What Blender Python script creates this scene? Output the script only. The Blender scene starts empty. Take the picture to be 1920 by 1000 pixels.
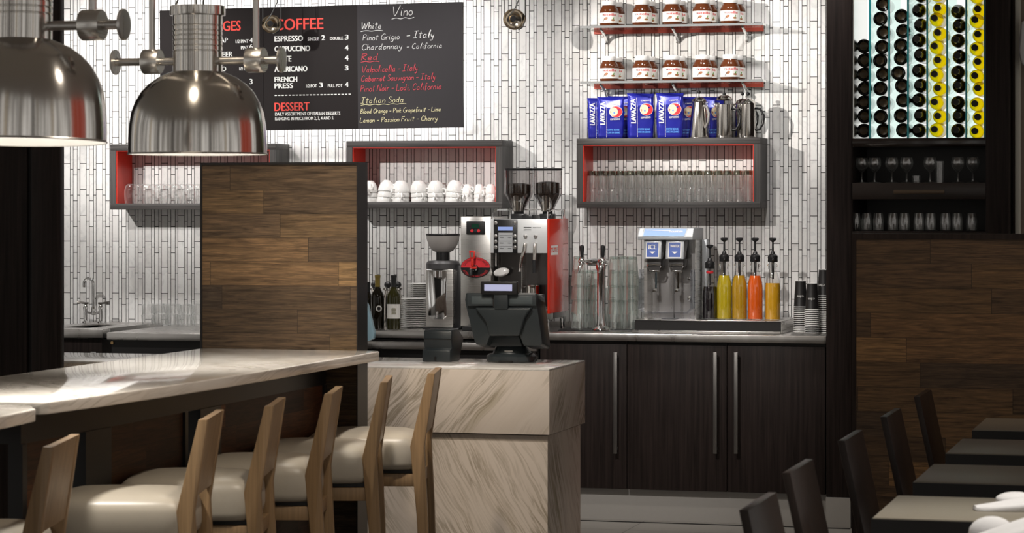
import bpy, bmesh, math, random
from mathutils import Vector, Matrix
random.seed(7)
PI = math.pi
SC = bpy.context.scene
COL = SC.collection
# ------------------------------------------------------------------ camera, world, lights, exposure
FPX, YAW, HORIZ, HC = 5000.0, math.radians(15.0), 388.0, 1.575
SN, CS = math.sin(YAW), math.cos(YAW)
cam_d = bpy.data.cameras.new('camera'); cam = bpy.data.objects.new('camera', cam_d); COL.objects.link(cam)
cam.location = (0, 0, HC); cam.rotation_euler = (PI/2, 0, YAW)
cam_d.sensor_width = 36; cam_d.lens = FPX/1920*36; cam_d.shift_y = -(500-HORIZ)/1920
cam_d.clip_start = .1; cam_d.clip_end = 100
cam_d.dof.use_dof = True; cam_d.dof.focus_distance = 13.2; cam_d.dof.aperture_fstop = 10
SC.camera = cam
SC.cycles.transparent_max_bounces = 48
SC.view_settings.view_transform = 'Standard'; SC.view_settings.look = 'None'
SC.view_settings.gamma = 1; SC.view_settings.exposure = 0.0
WY = 13.68                                             # the tiled wall

def lamp(name, kind, loc, target, energy, color=(1, .93, .84), size=.3, size_y=None, spot=60, blend=.6):
    d = bpy.data.lights.new(name, kind); d.energy = energy; d.color = color
    if kind == 'AREA':
        d.size = size
        if size_y: d.shape = 'RECTANGLE'; d.size_y = size_y
    elif kind == 'SPOT':
        d.shadow_soft_size = size; d.spot_size = math.radians(spot); d.spot_blend = blend
    else: d.shadow_soft_size = size
    o = bpy.data.objects.new(name, d); COL.objects.link(o); o.location = loc
    if target: o.rotation_euler = (Vector(target)-Vector(loc)).to_track_quat('-Z', 'Y').to_euler()
    return o

# ceiling spots in front of the shelves, then downlights close to the wall, then added fills
lamp('ceiling_spot', 'SPOT', (-5.5, 9.9, 3.1), (-2.62, WY, 2.30), 1080, (1, .93, .86), .03, spot=17.5, blend=.7)
lamp('ceiling_spot', 'SPOT', (-5.9, 9.9, 3.2), (-4.2, WY, 2.05), 520, (1, .96, .92), .03, spot=25, blend=.8)
lamp('ceiling_spot', 'SPOT', (-7.0, 9.9, 3.2), (-5.75, WY, 2.15), 600, (1, .96, .92), .03, spot=26, blend=.8)
for wx, we in ((-6.0, 38), (-4.9, 35), (-3.75, 32), (-2.75, 18), (-2.1, 34)):
    lamp('wall_washer', 'SPOT', (wx, WY-.95, 3.25), (wx, WY-.1, 1.3), we*1.75, (1, .97, .94), .05, spot=95, blend=.8)
lamp('front_wash', 'SPOT', (-3.1, 9.7, 3.2), (-2.95, 13.5, .9), 360, (1, .95, .9), .04, spot=38, blend=.75)
lamp('sink_wash', 'SPOT', (-6.0, 10.3, 3.2), (-5.5, 13.5, 1.0), 210, (1, .96, .92), .04, spot=36, blend=.7)  # unseen spot added to brighten the sink end
lamp('counter_fill', 'SPOT', (-2.7, 8.4, 3.25), (-2.9, 9.9, .8), 230, (1, .91, .82), .08, spot=50, blend=.8)  # unseen fill added over the stone counter
lamp('bar_fill', 'SPOT', (-1.7, 6.9, 3.25), (-2.9, 7.4, .8), 110, (1, .88, .74), .08, spot=60, blend=.8)  # unseen warm fill added for the stools
lamp('partition_fill', 'SPOT', (-3.3, 7.9, 3.25), (-3.5, 9.62, 1.2), 130, (1, .85, .66), .08, spot=45, blend=.8)  # unseen warm fill added to lift the plank partition
lamp('dining_fill', 'SPOT', (-.3, 6.6, 3.25), (-.5, 6.7, .78), 290, (1, .95, .86), .08, spot=40, blend=.8)  # unseen fill added to brighten the near dining tables
lamp('divider_fill', 'SPOT', (-1.2, 9.3, 3.25), (-1.2, 10.8, 1.0), 60, (1, .84, .66), .08, spot=60, blend=.9)  # unseen weak fill added for the plank divider
lamp('aisle_fill', 'SPOT', (-2.2, 11.6, 3.25), (-2.4, 12.9, .2), 70, (1, .92, .84), .08, spot=60, blend=.9)  # unseen fill added for the cabinets and floor of the aisle

# ------------------------------------------------------------------ node helpers
def new_mat(name):
    m = bpy.data.materials.new(name); m.use_nodes = True
    nt = m.node_tree; nt.nodes.clear()
    return m, nt
def nd(nt, typ, ins=None, **props):
    n = nt.nodes.new(typ)
    for k, v in props.items(): setattr(n, k, v)
    for k, v in (ins or {}).items():
        s = n.inputs[k]
        if isinstance(v, bpy.types.NodeSocket): nt.links.new(v, s)
        else: s.default_value = v
    return n
def mth(nt, op, a, b=0.0, c=None):
    ins = {0: a, 1: b}
    if c is not None: ins[2] = c
    return nd(nt, 'ShaderNodeMath', ins, operation=op).outputs[0]
def ramp(nt, fac, stops, interp='LINEAR'):
    n = nd(nt, 'ShaderNodeValToRGB', {0: fac}); cr = n.color_ramp; cr.interpolation = interp
    while len(cr.elements) < len(stops): cr.elements.new(.5)
    for e, (p, c) in zip(cr.elements, stops): e.position = p; e.color = (c[0], c[1], c[2], 1)
    return n.outputs[0]
def mixc(nt, fac, a, b, mode='MIX'):
    n = nd(nt, 'ShaderNodeMix', data_type='RGBA', blend_type=mode)
    for i, v in ((0, fac), (6, a), (7, b)):
        if isinstance(v, bpy.types.NodeSocket): nt.links.new(v, n.inputs[i])
        else: n.inputs[i].default_value = v if i == 0 else (v[0], v[1], v[2], 1)
    return n.outputs[2]
def bsdf(nt, col, rough=.5, metal=0, spec=.5, **kw):
    ins = {'Base Color': col if isinstance(col, bpy.types.NodeSocket) else (col[0], col[1], col[2], 1), 'Roughness': rough, 'Metallic': metal, 'Specular IOR Level': spec}
    ins.update(kw)
    b = nd(nt, 'ShaderNodeBsdfPrincipled', ins)
    o = nd(nt, 'ShaderNodeOutputMaterial', {0: b.outputs[0]})
    return b
def objc(nt): return nd(nt, 'ShaderNodeTexCoord').outputs['Object']
def sepx(nt, v):
    s = nd(nt, 'ShaderNodeSeparateXYZ', {0: v}); return s.outputs[0], s.outputs[1], s.outputs[2]
def comb(nt, x, y, z): return nd(nt, 'ShaderNodeCombineXYZ', {0: x, 1: y, 2: z}).outputs[0]
def noise(nt, v, scale=5, detail=3, rough=.5, dist=0):
    return nd(nt, 'ShaderNodeTexNoise', {'Vector': v, 'Scale': scale, 'Detail': detail, 'Roughness': rough, 'Distortion': dist}).outputs[0]
MC = {}
def plain(name, col, rough=.5, metal=0, spec=.5, **kw):
    if name not in MC:
        m, nt = new_mat(name)
        v = noise(nt, objc(nt), 60, 2)
        c = mixc(nt, mth(nt, 'MULTIPLY', v, .16), col, tuple(x*.7 for x in col))
        bsdf(nt, c, rough, metal, spec, **kw); MC[name] = m
    return MC[name]
def emit(name, col, st):
    if name not in MC:
        m, nt = new_mat(name)
        e = nd(nt, 'ShaderNodeEmission', {0: (*col, 1), 1: st}); nd(nt, 'ShaderNodeOutputMaterial', {0: e.outputs[0]}); MC[name] = m
    return MC[name]
def brushed(name, col, rough=.28, axis='z', aniso=0.0):
    if name not in MC:
        m, nt = new_mat(name)
        x, y, z = sepx(nt, objc(nt))
        v = {'z': comb(nt, mth(nt, 'MULTIPLY', x, 2), mth(nt, 'MULTIPLY', y, 2), mth(nt, 'MULTIPLY', z, 260)),
             'x': comb(nt, mth(nt, 'MULTIPLY', x, 22), mth(nt, 'MULTIPLY', y, 22), mth(nt, 'MULTIPLY', z, 2))}[axis]
        n = noise(nt, v, 1, 3)
        r = mth(nt, 'ADD', mth(nt, 'MULTIPLY', n, .22), rough-.11)
        c = mixc(nt, n, tuple(k*.82 for k in col), col)
        bsdf(nt, c, r, 1); MC[name] = m
    return MC[name]
def glass(name, tint=(1, 1, 1), edge=(.50, .54, .52), refl=1.0, haze=0):
    if name not in MC:
        m, nt = new_mat(name)
        fc = nd(nt, 'ShaderNodeLayerWeight', {0: .5}).outputs[1]
        t = nd(nt, 'ShaderNodeBsdfTransparent', {0: mixc(nt, mth(nt, 'POWER', fc, 4.0), tint, edge)})
        g = nd(nt, 'ShaderNodeBsdfGlossy', {0: (1, 1, 1, 1), 1: .04})
        f = mth(nt, 'MULTIPLY', mth(nt, 'ADD', .10, mth(nt, 'MULTIPLY', mth(nt, 'POWER', fc, 4.0), .7)), refl)
        mx = nd(nt, 'ShaderNodeMixShader', {0: f, 1: t.outputs[0], 2: g.outputs[0]})
        if haze:
            df = nd(nt, 'ShaderNodeBsdfDiffuse', {0: (.8, .82, .8, 1)})  # pale diffuse put in for scratches and repeated reflections in the glass
            mx = nd(nt, 'ShaderNodeMixShader', {0: mth(nt, 'MULTIPLY', mth(nt, 'ADD', mth(nt, 'POWER', fc, 3.0), .05), haze), 1: mx.outputs[0], 2: df.outputs[0]})
        nd(nt, 'ShaderNodeOutputMaterial', {0: mx.outputs[0]}); MC[name] = m
    return MC[name]

def wood_dark(name, col, contrast=.5, axis='z', rough=.5, spec=.14):
    if name in MC: return MC[name]
    m, nt = new_mat(name); x, y, z = sepx(nt, objc(nt))
    a, b = 70, 2.2
    v = comb(nt, *(mth(nt, 'MULTIPLY', q, b if k == axis else a) for q, k in ((x, 'x'), (y, 'y'), (z, 'z'))))
    n = noise(nt, v, 1, 5, .62, .4)
    c = ramp(nt, n, [(.3, tuple(k*(1-contrast) for k in col)), (.7, tuple(k*(1+contrast) for k in col))])
    b_ = bsdf(nt, c, rough, 0, spec)
    MC[name] = m; return m
def planks(name, shades, h=.095, w=.5, z0=0, rough=.5):
    m, nt = new_mat(name); x, y, z = sepx(nt, objc(nt))
    zz = mth(nt, 'DIVIDE', mth(nt, 'SUBTRACT', z, z0), h); row = mth(nt, 'FLOOR', zz)
    rn = nd(nt, 'ShaderNodeTexWhiteNoise', {'W': row}, noise_dimensions='1D').outputs[0]
    xx = mth(nt, 'DIVIDE', mth(nt, 'ADD', mth(nt, 'ADD', x, y), mth(nt, 'MULTIPLY', rn, w*3)), w); cl = mth(nt, 'FLOOR', xx)
    idn = nd(nt, 'ShaderNodeTexWhiteNoise', {'Vector': comb(nt, cl, row, 3.3)}, noise_dimensions='3D').outputs[0]
    base = ramp(nt, idn, [(i/len(shades), s) for i, s in enumerate(shades)], 'CONSTANT')
    off = mth(nt, 'MULTIPLY', idn, 37)
    v = comb(nt, mth(nt, 'ADD', mth(nt, 'MULTIPLY', x, 4), off), mth(nt, 'MULTIPLY', y, 4), mth(nt, 'ADD', mth(nt, 'MULTIPLY', z, 55), off))
    n1 = noise(nt, v, 1, 5, .65, 1.4)
    v2 = comb(nt, mth(nt, 'ADD', mth(nt, 'MULTIPLY', x, 14), off), mth(nt, 'MULTIPLY', y, 9), mth(nt, 'ADD', mth(nt, 'MULTIPLY', z, 260), off))
    n2 = noise(nt, v2, 1, 3, .6, .2)
    g = ramp(nt, n1, [(.28, (.32, .3, .28)), (.48, (.85, .85, .85)), (.72, (1.5, 1.45, 1.35))])
    c = mixc(nt, 1.0, base, g, 'MULTIPLY')
    c = mixc(nt, .8, c, ramp(nt, n2, [(.3, (.5, .5, .5)), (.65, (1.2, 1.2, 1.2))]), 'MULTIPLY')
    fz = mth(nt, 'FRACT', zz); fx = mth(nt, 'FRACT', xx)
    seam = mth(nt, 'MAXIMUM', mth(nt, 'LESS_THAN', fz, .02), mth(nt, 'LESS_THAN', fx, .004))
    c = mixc(nt, mth(nt, 'MULTIPLY', seam, .7), c, (.01, .008, .006))
    bsdf(nt, c, rough, 0, .3); return m
def stone(name, ang, base=(.56, .48, .40), pale=(.66, .59, .52), vein=(.17, .135, .075), rough=.25, amount=1.0):
    m, nt = new_mat(name); x, y, z = sepx(nt, objc(nt))
    ca, sa = math.cos(ang), math.sin(ang)
    xy = mth(nt, 'ADD', x, mth(nt, 'MULTIPLY', y, .9))
    t = mth(nt, 'ADD', mth(nt, 'MULTIPLY', xy, -sa), mth(nt, 'MULTIPLY', z, ca))
    l = mth(nt, 'ADD', mth(nt, 'MULTIPLY', xy, ca), mth(nt, 'MULTIPLY', z, sa))
    wob = mth(nt, 'MULTIPLY', mth(nt, 'SUBTRACT', noise(nt, comb(nt, x, y, z), 3, 2), .5), .10)
    t = mth(nt, 'ADD', t, wob)
    n1 = noise(nt, comb(nt, mth(nt, 'MULTIPLY', t, 12), mth(nt, 'MULTIPLY', l, 1.0), 0), 1, 4, .55, .35)
    n2 = noise(nt, comb(nt, mth(nt, 'MULTIPLY', t, 40), mth(nt, 'MULTIPLY', l, 2.2), 4.0), 1, 4, .6, .35)
    n3 = noise(nt, comb(nt, mth(nt, 'MULTIPLY', t, 5), mth(nt, 'MULTIPLY', l, 2), 9.0), 1, 3)
    c = mixc(nt, n1, base, pale)
    band = ramp(nt, n1, [(.30, (1, 1, 1)), (.40, (.0, .0, .0))])
    c = mixc(nt, mth(nt, 'MULTIPLY', band, .6*amount), c, (vein[0]*1.5, vein[1]*1.55, vein[2]*1.5))
    fine = mth(nt, 'SUBTRACT', 1, mth(nt, 'MULTIPLY', mth(nt, 'ABSOLUTE', mth(nt, 'SUBTRACT', n2, .5)), 16)); fine = mth(nt, 'MAXIMUM', fine, 0)
    fine = mth(nt, 'MULTIPLY', fine, ramp(nt, n3, [(.40, (.04, .04, .04)), (.62, (1, 1, 1))]))
    c = mixc(nt, mth(nt, 'MULTIPLY', fine, .7*amount), c, vein)
    bsdf(nt, c, rough, 0, .5); return m

def tile_mat():
    m, nt = new_mat('marble_strip_tile'); x, y, z = sepx(nt, objc(nt))
    PX, HZ, X0, Z0 = .0970, .1435, -4.403, 1.815
    u = mth(nt, 'DIVIDE', mth(nt, 'SUBTRACT', x, X0), PX); ci = mth(nt, 'FLOOR', u); fu = mth(nt, 'SUBTRACT', u, ci)
    e1, e2, e3 = .397, .582, .842
    s1, s2, s3 = (mth(nt, 'GREATER_THAN', fu, e) for e in (e1, e2, e3))
    strip = mth(nt, 'ADD', mth(nt, 'ADD', s1, s2), s3)
    # each strip starts its joints at a height of its own: 0, .22, .44, .22
    off = mth(nt, 'SUBTRACT', mth(nt, 'MULTIPLY', mth(nt, 'ADD', s1, s2), .22), mth(nt, 'MULTIPLY', s3, .22))
    w = mth(nt, 'ADD', mth(nt, 'DIVIDE', mth(nt, 'SUBTRACT', z, Z0), HZ), off); ri = mth(nt, 'FLOOR', w); fw = mth(nt, 'SUBTRACT', w, ri)
    gx = None
    for e in (0, e1, e2, e3, 1):
        q = mth(nt, 'LESS_THAN', mth(nt, 'ABSOLUTE', mth(nt, 'SUBTRACT', fu, e)), .0175)
        gx = q if gx is None else mth(nt, 'MAXIMUM', gx, q)
    gz = mth(nt, 'MAXIMUM', mth(nt, 'LESS_THAN', fw, .013), mth(nt, 'GREATER_THAN', fw, .987))
    gr = mth(nt, 'MAXIMUM', gx, gz)
    idn = nd(nt, 'ShaderNodeTexWhiteNoise', {'Vector': comb(nt, mth(nt, 'ADD', mth(nt, 'MULTIPLY', ci, 4), strip), ri, 1.0)}, noise_dimensions='3D').outputs[0]
    shade = ramp(nt, idn, [(0, (.66, .645, .63)), (.5, (.74, .73, .715)), (1, (.80, .795, .785))])
    of = mth(nt, 'MULTIPLY', idn, 20)
    n = noise(nt, comb(nt, mth(nt, 'ADD', x, of), y, mth(nt, 'ADD', z, of)), 16, 4, .6, 1.2)
    c = mixc(nt, ramp(nt, n, [(.5, (0, 0, 0)), (.75, (.5, .5, .5))]), shade, (.42, .42, .43))
    c = mixc(nt, gr, c, (.02, .018, .016))
    bsdf(nt, c, mth(nt, 'ADD', mth(nt, 'MULTIPLY', gr, .5), .32), 0, .4); return m

# world: stands in for the dim dining room; bright streaks added for metal reflections
wd = bpy.data.worlds.new('dining_room_streaks'); SC.world = wd; wd.use_nodes = True; wn = wd.node_tree; wn.nodes.clear()
wx_, wy_, wz_ = sepx(wn, nd(wn, 'ShaderNodeTexCoord').outputs['Generated'])
az = mth(wn, 'ARCTAN2', wy_, wx_)
wnz = noise(wn, comb(wn, mth(wn, 'MULTIPLY', az, 6.5), 0, mth(wn, 'MULTIPLY', wz_, .3)), 1, 2, .5)
wc = ramp(wn, wnz, [(.36, (.07, .062, .055)), (.45, (.22, .205, .19)), (.50, (.9, .87, .82)), (.54, (.24, .22, .2)), (.62, (.10, .09, .08)), (.66, (.7, .55, .35)), (.69, (.12, .1, .09))])
redm = mth(wn, 'LESS_THAN', mth(wn, 'ABSOLUTE', mth(wn, 'SUBTRACT', az, .35)), .22)  # red patch added for the red reflection on the pendants
wc = mixc(wn, mth(wn, 'MULTIPLY', redm, .9), wc, (.28, .03, .012))
wbg = nd(wn, 'ShaderNodeBackground', {0: wc, 1: 1.1}); nd(wn, 'ShaderNodeOutputWorld', {0: wbg.outputs[0]})

# ------------------------------------------------------------------ mesh helpers
def at(px, py, Y):
    u = (px-960)/FPX; zc = Y/(CS+u*SN)
    return zc*(-SN+u*CS), HC-(py-HORIZ)*zc/FPX
def atz(px, py, Z):
    u = (px-960)/FPX; zc = (HC-Z)*FPX/(py-HORIZ)
    return zc*(-SN+u*CS), zc*(CS+u*SN)
def X_(px, Y): return at(px, HORIZ, Y)[0]
class M:
    def __init__(s): s.bm = bmesh.new()
    def box(s, x0, x1, y0, y1, z0, z1, b=0, seg=2):
        mt = Matrix.Translation(((x0+x1)/2, (y0+y1)/2, (z0+z1)/2)) @ Matrix.Diagonal((abs(x1-x0), abs(y1-y0), abs(z1-z0), 1))
        r = bmesh.ops.create_cube(s.bm, size=1, matrix=mt)
        if b: bmesh.ops.bevel(s.bm, geom=list({e for v in r['verts'] for e in v.link_edges}), offset=b, segments=seg, affect='EDGES', profile=.5)
        return s
    def pbox(s, p0, p1, q0, q1, Y, d, b=0, seg=2):
        x0, z1 = at(p0, q0, Y); x1, z0 = at(p1, q1, Y)
        return s.box(x0, x1, Y, Y+d, z0, z1, b, seg)
    def lathe(s, prof, c=(0, 0, 0), n=24, axis='z', a0=0, a1=2*PI):
        rings = []; full = abs(a1-a0-2*PI) < 1e-6
        k = n if full else n+1
        def P(r, h, a):
            u, v = r*math.cos(a), r*math.sin(a)
            return {'z': (u, v, h), 'y': (u, h, v), 'x': (h, u, v)}[axis]
        for r, h in prof:
            if r < 1e-6: q = P(0, h, 0); rings.append([s.bm.verts.new((q[0]+c[0], q[1]+c[1], q[2]+c[2]))])
            else:
                ring = []
                for i in range(k):
                    q = P(r, h, a0+(a1-a0)*i/n); ring.append(s.bm.verts.new((q[0]+c[0], q[1]+c[1], q[2]+c[2])))
                rings.append(ring)
        for A, B in zip(rings, rings[1:]):
            for i in range(n):
                j = (i+1) % k
                try:
                    if len(A) == 1 and len(B) == 1: continue
                    elif len(A) == 1: s.bm.faces.new((A[0], B[j], B[i]))
                    elif len(B) == 1: s.bm.faces.new((A[i], A[j], B[0]))
                    else: s.bm.faces.new((A[i], A[j], B[j], B[i]))
                except ValueError: pass
        return s
    def tube(s, pts, r, n=8, cap=True):
        pts = [Vector(p) for p in pts]; rr = r if isinstance(r, (list, tuple)) else [r]*len(pts)
        rings = []; up = Vector((0, 0, 1))
        for i, p in enumerate(pts):
            t = (pts[min(i+1, len(pts)-1)]-pts[max(i-1, 0)]).normalized()
            a = t.cross(up if abs(t.z) < .95 else Vector((1, 0, 0))).normalized()
            if i and a.dot(pa) < 0 and abs(t.z) < .95: a = a
            b = t.cross(a); pa = a
            rings.append([s.bm.verts.new(p+a*rr[i]*math.cos(2*PI*k/n)+b*rr[i]*math.sin(2*PI*k/n)) for k in range(n)])
        for A, B in zip(rings, rings[1:]):
            # keep rings from twisting where the frame flips
            best = min(range(n), key=lambda o: sum((A[k].co-B[(k+o) % n].co).length for k in range(n)))
            for k in range(n): s.bm.faces.new((A[k], A[(k+1) % n], B[(k+1+best) % n], B[(k+best) % n]))
        if cap: s.bm.faces.new(rings[0]); s.bm.faces.new(rings[-1])
        return s
    def prism(s, poly, axis, a, b, bev=0, seg=2, poly2=None):
        def P(p, h): return {'y': (p[0], h, p[1]), 'x': (h, p[0], p[1]), 'z': (p[0], p[1], h)}[axis]
        A = [s.bm.verts.new(P(p, a)) for p in poly]; B = [s.bm.verts.new(P(p, b)) for p in (poly2 or poly)]; n = len(poly)
        f = [s.bm.faces.new(A), s.bm.faces.new(B)]
        for i in range(n): f.append(s.bm.faces.new((A[i], A[(i+1) % n], B[(i+1) % n], B[i])))
        if bev:
            bmesh.ops.recalc_face_normals(s.bm, faces=f)
            bmesh.ops.bevel(s.bm, geom=list({e for x in f for e in x.edges}), offset=bev, segments=seg, affect='EDGES', profile=.5)
        return s
    def ball(s, c, r, sx=1, sy=1, sz=1, u=16, v=10):
        bmesh.ops.create_uvsphere(s.bm, u_segments=u, v_segments=v, radius=r, matrix=Matrix.Translation(c) @ Matrix.Diagonal((sx, sy, sz, 1))); return s
    def xf(s, mt): bmesh.ops.transform(s.bm, matrix=mt, verts=s.bm.verts); return s
    def mesh(s, name, mat, angle=35):
        bmesh.ops.recalc_face_normals(s.bm, faces=s.bm.faces)
        me = bpy.data.meshes.new(name); s.bm.to_mesh(me); s.bm.free()
        if mat: me.materials.append(mat)
        for p in me.polygons: p.use_smooth = True
        me.set_sharp_from_angle(angle=math.radians(angle))
        return me
def obj(name, geo, mat, parent=None, angle=35):
    me = geo.mesh(name, mat, angle) if isinstance(geo, M) else geo
    o = bpy.data.objects.new(name, me); COL.objects.link(o)
    if parent: o.parent = parent
    return o
def tag(o, label, cat, group=None):
    o['label'] = label; o['category'] = cat
    if group: o['group'] = group
    return o
def thing(name, label, cat, loc=(0, 0, 0), rz=0, group=None):
    o = bpy.data.objects.new(name, None); COL.objects.link(o); o.location = loc; o.rotation_euler = (0, 0, rz); o.empty_display_size = .05
    return tag(o, label, cat, group)
def struct(name, geo, mat, label=None):
    o = obj(name, geo, mat); o['kind'] = 'structure'
    if label: o['label'] = label
    return o
def dup(root, loc, label, rot=(0, 0, 0), scale=None):
    r = root.copy(); COL.objects.link(r); r.location = loc; r.rotation_euler = rot; r['label'] = label
    if scale: r.scale = scale
    for ch in list(root.children):
        c = ch.copy(); COL.objects.link(c); c.parent = r
        for g in list(ch.children):
            d = g.copy(); COL.objects.link(d); d.parent = c
    return r
ORD = 'first second third fourth fifth sixth seventh eighth ninth tenth eleventh twelfth thirteenth fourteenth fifteenth sixteenth seventeenth eighteenth nineteenth twentieth'.split()

# writing: flat letters in the XZ plane facing -Y, fitted to a box
TXT = {}
def letters(body):
    if body not in TXT:
        cu = bpy.data.curves.new('t', 'FONT'); cu.body = body; cu.size = 1; cu.resolution_u = 3
        o = bpy.data.objects.new('t', cu); COL.objects.link(o)
        me = bpy.data.meshes.new_from_object(o.evaluated_get(bpy.context.evaluated_depsgraph_get()))
        TXT[body] = ([v.co.copy() for v in me.vertices], [tuple(p.vertices) for p in me.polygons])
        bpy.data.objects.remove(o); bpy.data.curves.remove(cu); bpy.data.meshes.remove(me)
    vs, fs = TXT[body]
    x0, x1 = min(v.x for v in vs), max(v.x for v in vs); y0, y1 = min(v.y for v in vs), max(v.y for v in vs)
    return vs, fs, x0, x1, y0, y1
def put_text(m, body, x, z, w, h, y, rot=0, bold=0, curve_r=None, fn=None):
    """adds the words to builder m: lower left corner (x, z), width w, height h, on the plane y"""
    vs, fs, x0, x1, y0, y1 = letters(body)
    for dx in ((-bold, bold) if bold else (0,)):
        nv = []
        for v in vs:
            a = (v.x-x0)/(x1-x0)*w+dx; b = (v.y-y0)/max(y1-y0, 1e-6)*h
            if rot: a, b = a*math.cos(rot)-b*math.sin(rot), a*math.sin(rot)+b*math.cos(rot)
            px, pz = x+a, z+b
            if curve_r: cr = curve_r+(.00025 if dx > 0 else 0); q = (cr*math.sin(px/cr), -cr*math.cos(px/cr), pz)
            elif fn:
                q = fn(px, pz)
                if dx > 0: q = (q[0], q[1]-.0003, q[2])
            else: q = (px, y-(.0002 if dx > 0 else 0), pz)
            nv.append(m.bm.verts.new(q))
        for f in fs:
            try: m.bm.faces.new([nv[i] for i in f])
            except ValueError: pass

# ------------------------------------------------------------------ materials
m_tile = tile_mat()
m_dark = wood_dark('dark_stained_oak', (.018, .0125, .011), .5)
m_box = wood_dark('charcoal_oak', (.048, .044, .042), .55, 'x', .5, .3)
m_boxv = wood_dark('charcoal_oak_upright', (.048, .044, .042), .55, 'z', .5, .3)
m_black = plain('black_lacquer', (.008, .007, .007), .4)
m_blackp = plain('black_plastic', (.012, .012, .013), .35)
m_red = plain('red_lacquer', (.72, .03, .01), .35)
m_steel = brushed('brushed_stainless', (.62, .60, .58), .3, 'x')
m_steelv = brushed('brushed_stainless_sheet', (.76, .74, .71), .3, 'z')
def spun():
    m, nt = new_mat('spun_aluminium')
    x, y, z = sepx(nt, objc(nt))
    n = noise(nt, comb(nt, 0, 0, mth(nt, 'MULTIPLY', z, 900)), 1, 2)
    tg = nd(nt, 'ShaderNodeTangent', direction_type='RADIAL', axis='Z')
    bsdf(nt, mixc(nt, n, (.50, .48, .455), (.70, .68, .65)), .17, 1, **{'Anisotropic': .72, 'Anisotropic Rotation': .25, 'Tangent': tg.outputs[0]})
    return m
m_pend = spun()
m_chrome = plain('chrome', (.8, .8, .8), .08, 1)
m_white = plain('white_glaze', (.82, .81, .79), .2)
m_glass = glass('clear_glass', haze=.32)
m_clear = glass('bottle_glass')
m_stone = stone('veined_stone', math.radians(52))
m_stone2 = stone('veined_stone_lower', math.radians(118))
m_top = stone('pale_stone_top', math.radians(8), (.68, .63, .56), (.76, .72, .66), rough=.08, amount=.5)
BROWN = [(.085, .057, .034), (.16, .10, .052), (.105, .07, .042), (.22, .14, .068), (.13, .085, .045), (.07, .05, .034)]
m_plank = planks('reclaimed_planks', BROWN, .0915, .52, 1.745)
m_plank2 = planks('reclaimed_planks_wide', [(c[0]*.92, c[1]*.82, c[2]*.74) for c in BROWN], .1, .62, 1.445)
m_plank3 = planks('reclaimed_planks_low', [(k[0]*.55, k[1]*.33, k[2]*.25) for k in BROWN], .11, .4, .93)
m_oak = wood_dark('light_oak', (.27, .172, .088), .28, 'z', .4, .4)
m_seat = plain('beige_vinyl', (.42, .375, .305), .38)
m_cdark = wood_dark('espresso_wood', (.020, .012, .009), .4, 'z', .38, .25)

# ------------------------------------------------------------------ the setting
def floor_mat():
    m, nt = new_mat('grey_floor_tile'); x, y, z = sepx(nt, objc(nt))
    fx = mth(nt, 'FRACT', mth(nt, 'DIVIDE', mth(nt, 'ADD', x, 10.14), .61)); fy = mth(nt, 'FRACT', mth(nt, 'DIVIDE', mth(nt, 'ADD', y, .13), .61))
    g = mth(nt, 'MAXIMUM', mth(nt, 'LESS_THAN', fx, .008), mth(nt, 'LESS_THAN', fy, .008))
    n = noise(nt, objc(nt), 90, 3)
    c = mixc(nt, n, (.15, .138, .122), (.22, .205, .185)); c = mixc(nt, g, c, (.03, .027, .024))
    bsdf(nt, c, .4); return m
m_floor = floor_mat()
struct('floor', M().box(-8.2, 2.0, -1.0, 13.9, -.1, 0), m_floor)
struct('ceiling', M().box(-8.2, 2.0, 3.5, 13.9, 3.35, 3.45), plain('ceiling_paint', (.52, .49, .45), .8))
struct('wall_back', M().box(-8.2, -1.78, WY, WY+.15, 0, 3.35), m_tile, 'white marble strip tile wall behind the bar')
struct('wall_left', M().box(-8.3, -8.2, 11.5, 13.9, 0, 3.35), plain('brown_paint', (.12, .1, .085), .7))
# pillar between the counter and the wine cabinet
cx0, cx1 = X_(1549, 13.03), X_(1597, 13.03)
struct('trim_1', M().box(cx0, cx1, 13.03, 13.83, .15, 3.35, .003), m_dark, 'dark wood pillar between the bar counter and the wine cabinet')
m_base = plain('grey_base_tile', (.32, .305, .285), .5)
struct('baseboard_back', M().box(-3.34, cx0, 13.09, 13.11, 0, .158), m_base, 'grey tiled base under the bar cabinets')
struct('baseboard_joint', M().box(-3.34, cx1-.005, 13.0, 13.012, 0, .004), m_black)
struct('baseboard_right', M().box(cx0, cx1-.005, 13.02, 13.83, 0, .15), m_base)
# tall dark panelling at the left
lx1 = X_(112, 9.8); lxa, lxb = X_(50, 9.8), X_(59, 9.8)
t2 = M().box(lx1-1.2, lxa, 9.8, 9.82, 0, 3.35, .002).box(lxb, lx1, 9.8, 9.82, 0, 3.35, .002)
struct('trim_2', t2, m_dark, 'tall dark wood panelling at the left end of the stone counter')
struct('trim_3', M().box(lx1-1.2, lx1, 9.8205, 9.84, 0, 3.35), m_black, 'black backing of the tall panelling at the left')
# pale wall right of the wine cabinet
rx0 = X_(1890, 13.25)
struct('wall_right', M().box(rx0, 1.6, 13.3, 13.45, 0, 3.35), plain('taupe_paint', (.20, .155, .125), .6), 'taupe wall at the right of the wine cabinet')
struct('trim_4', M().box(X_(1903, 13.2), X_(1912, 13.2), 13.2, 13.3, 0, 3.35, .003), plain('cream_paint', (.62, .60, .52), .5), 'cream door jamb at the right of the wine cabinet')

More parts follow.
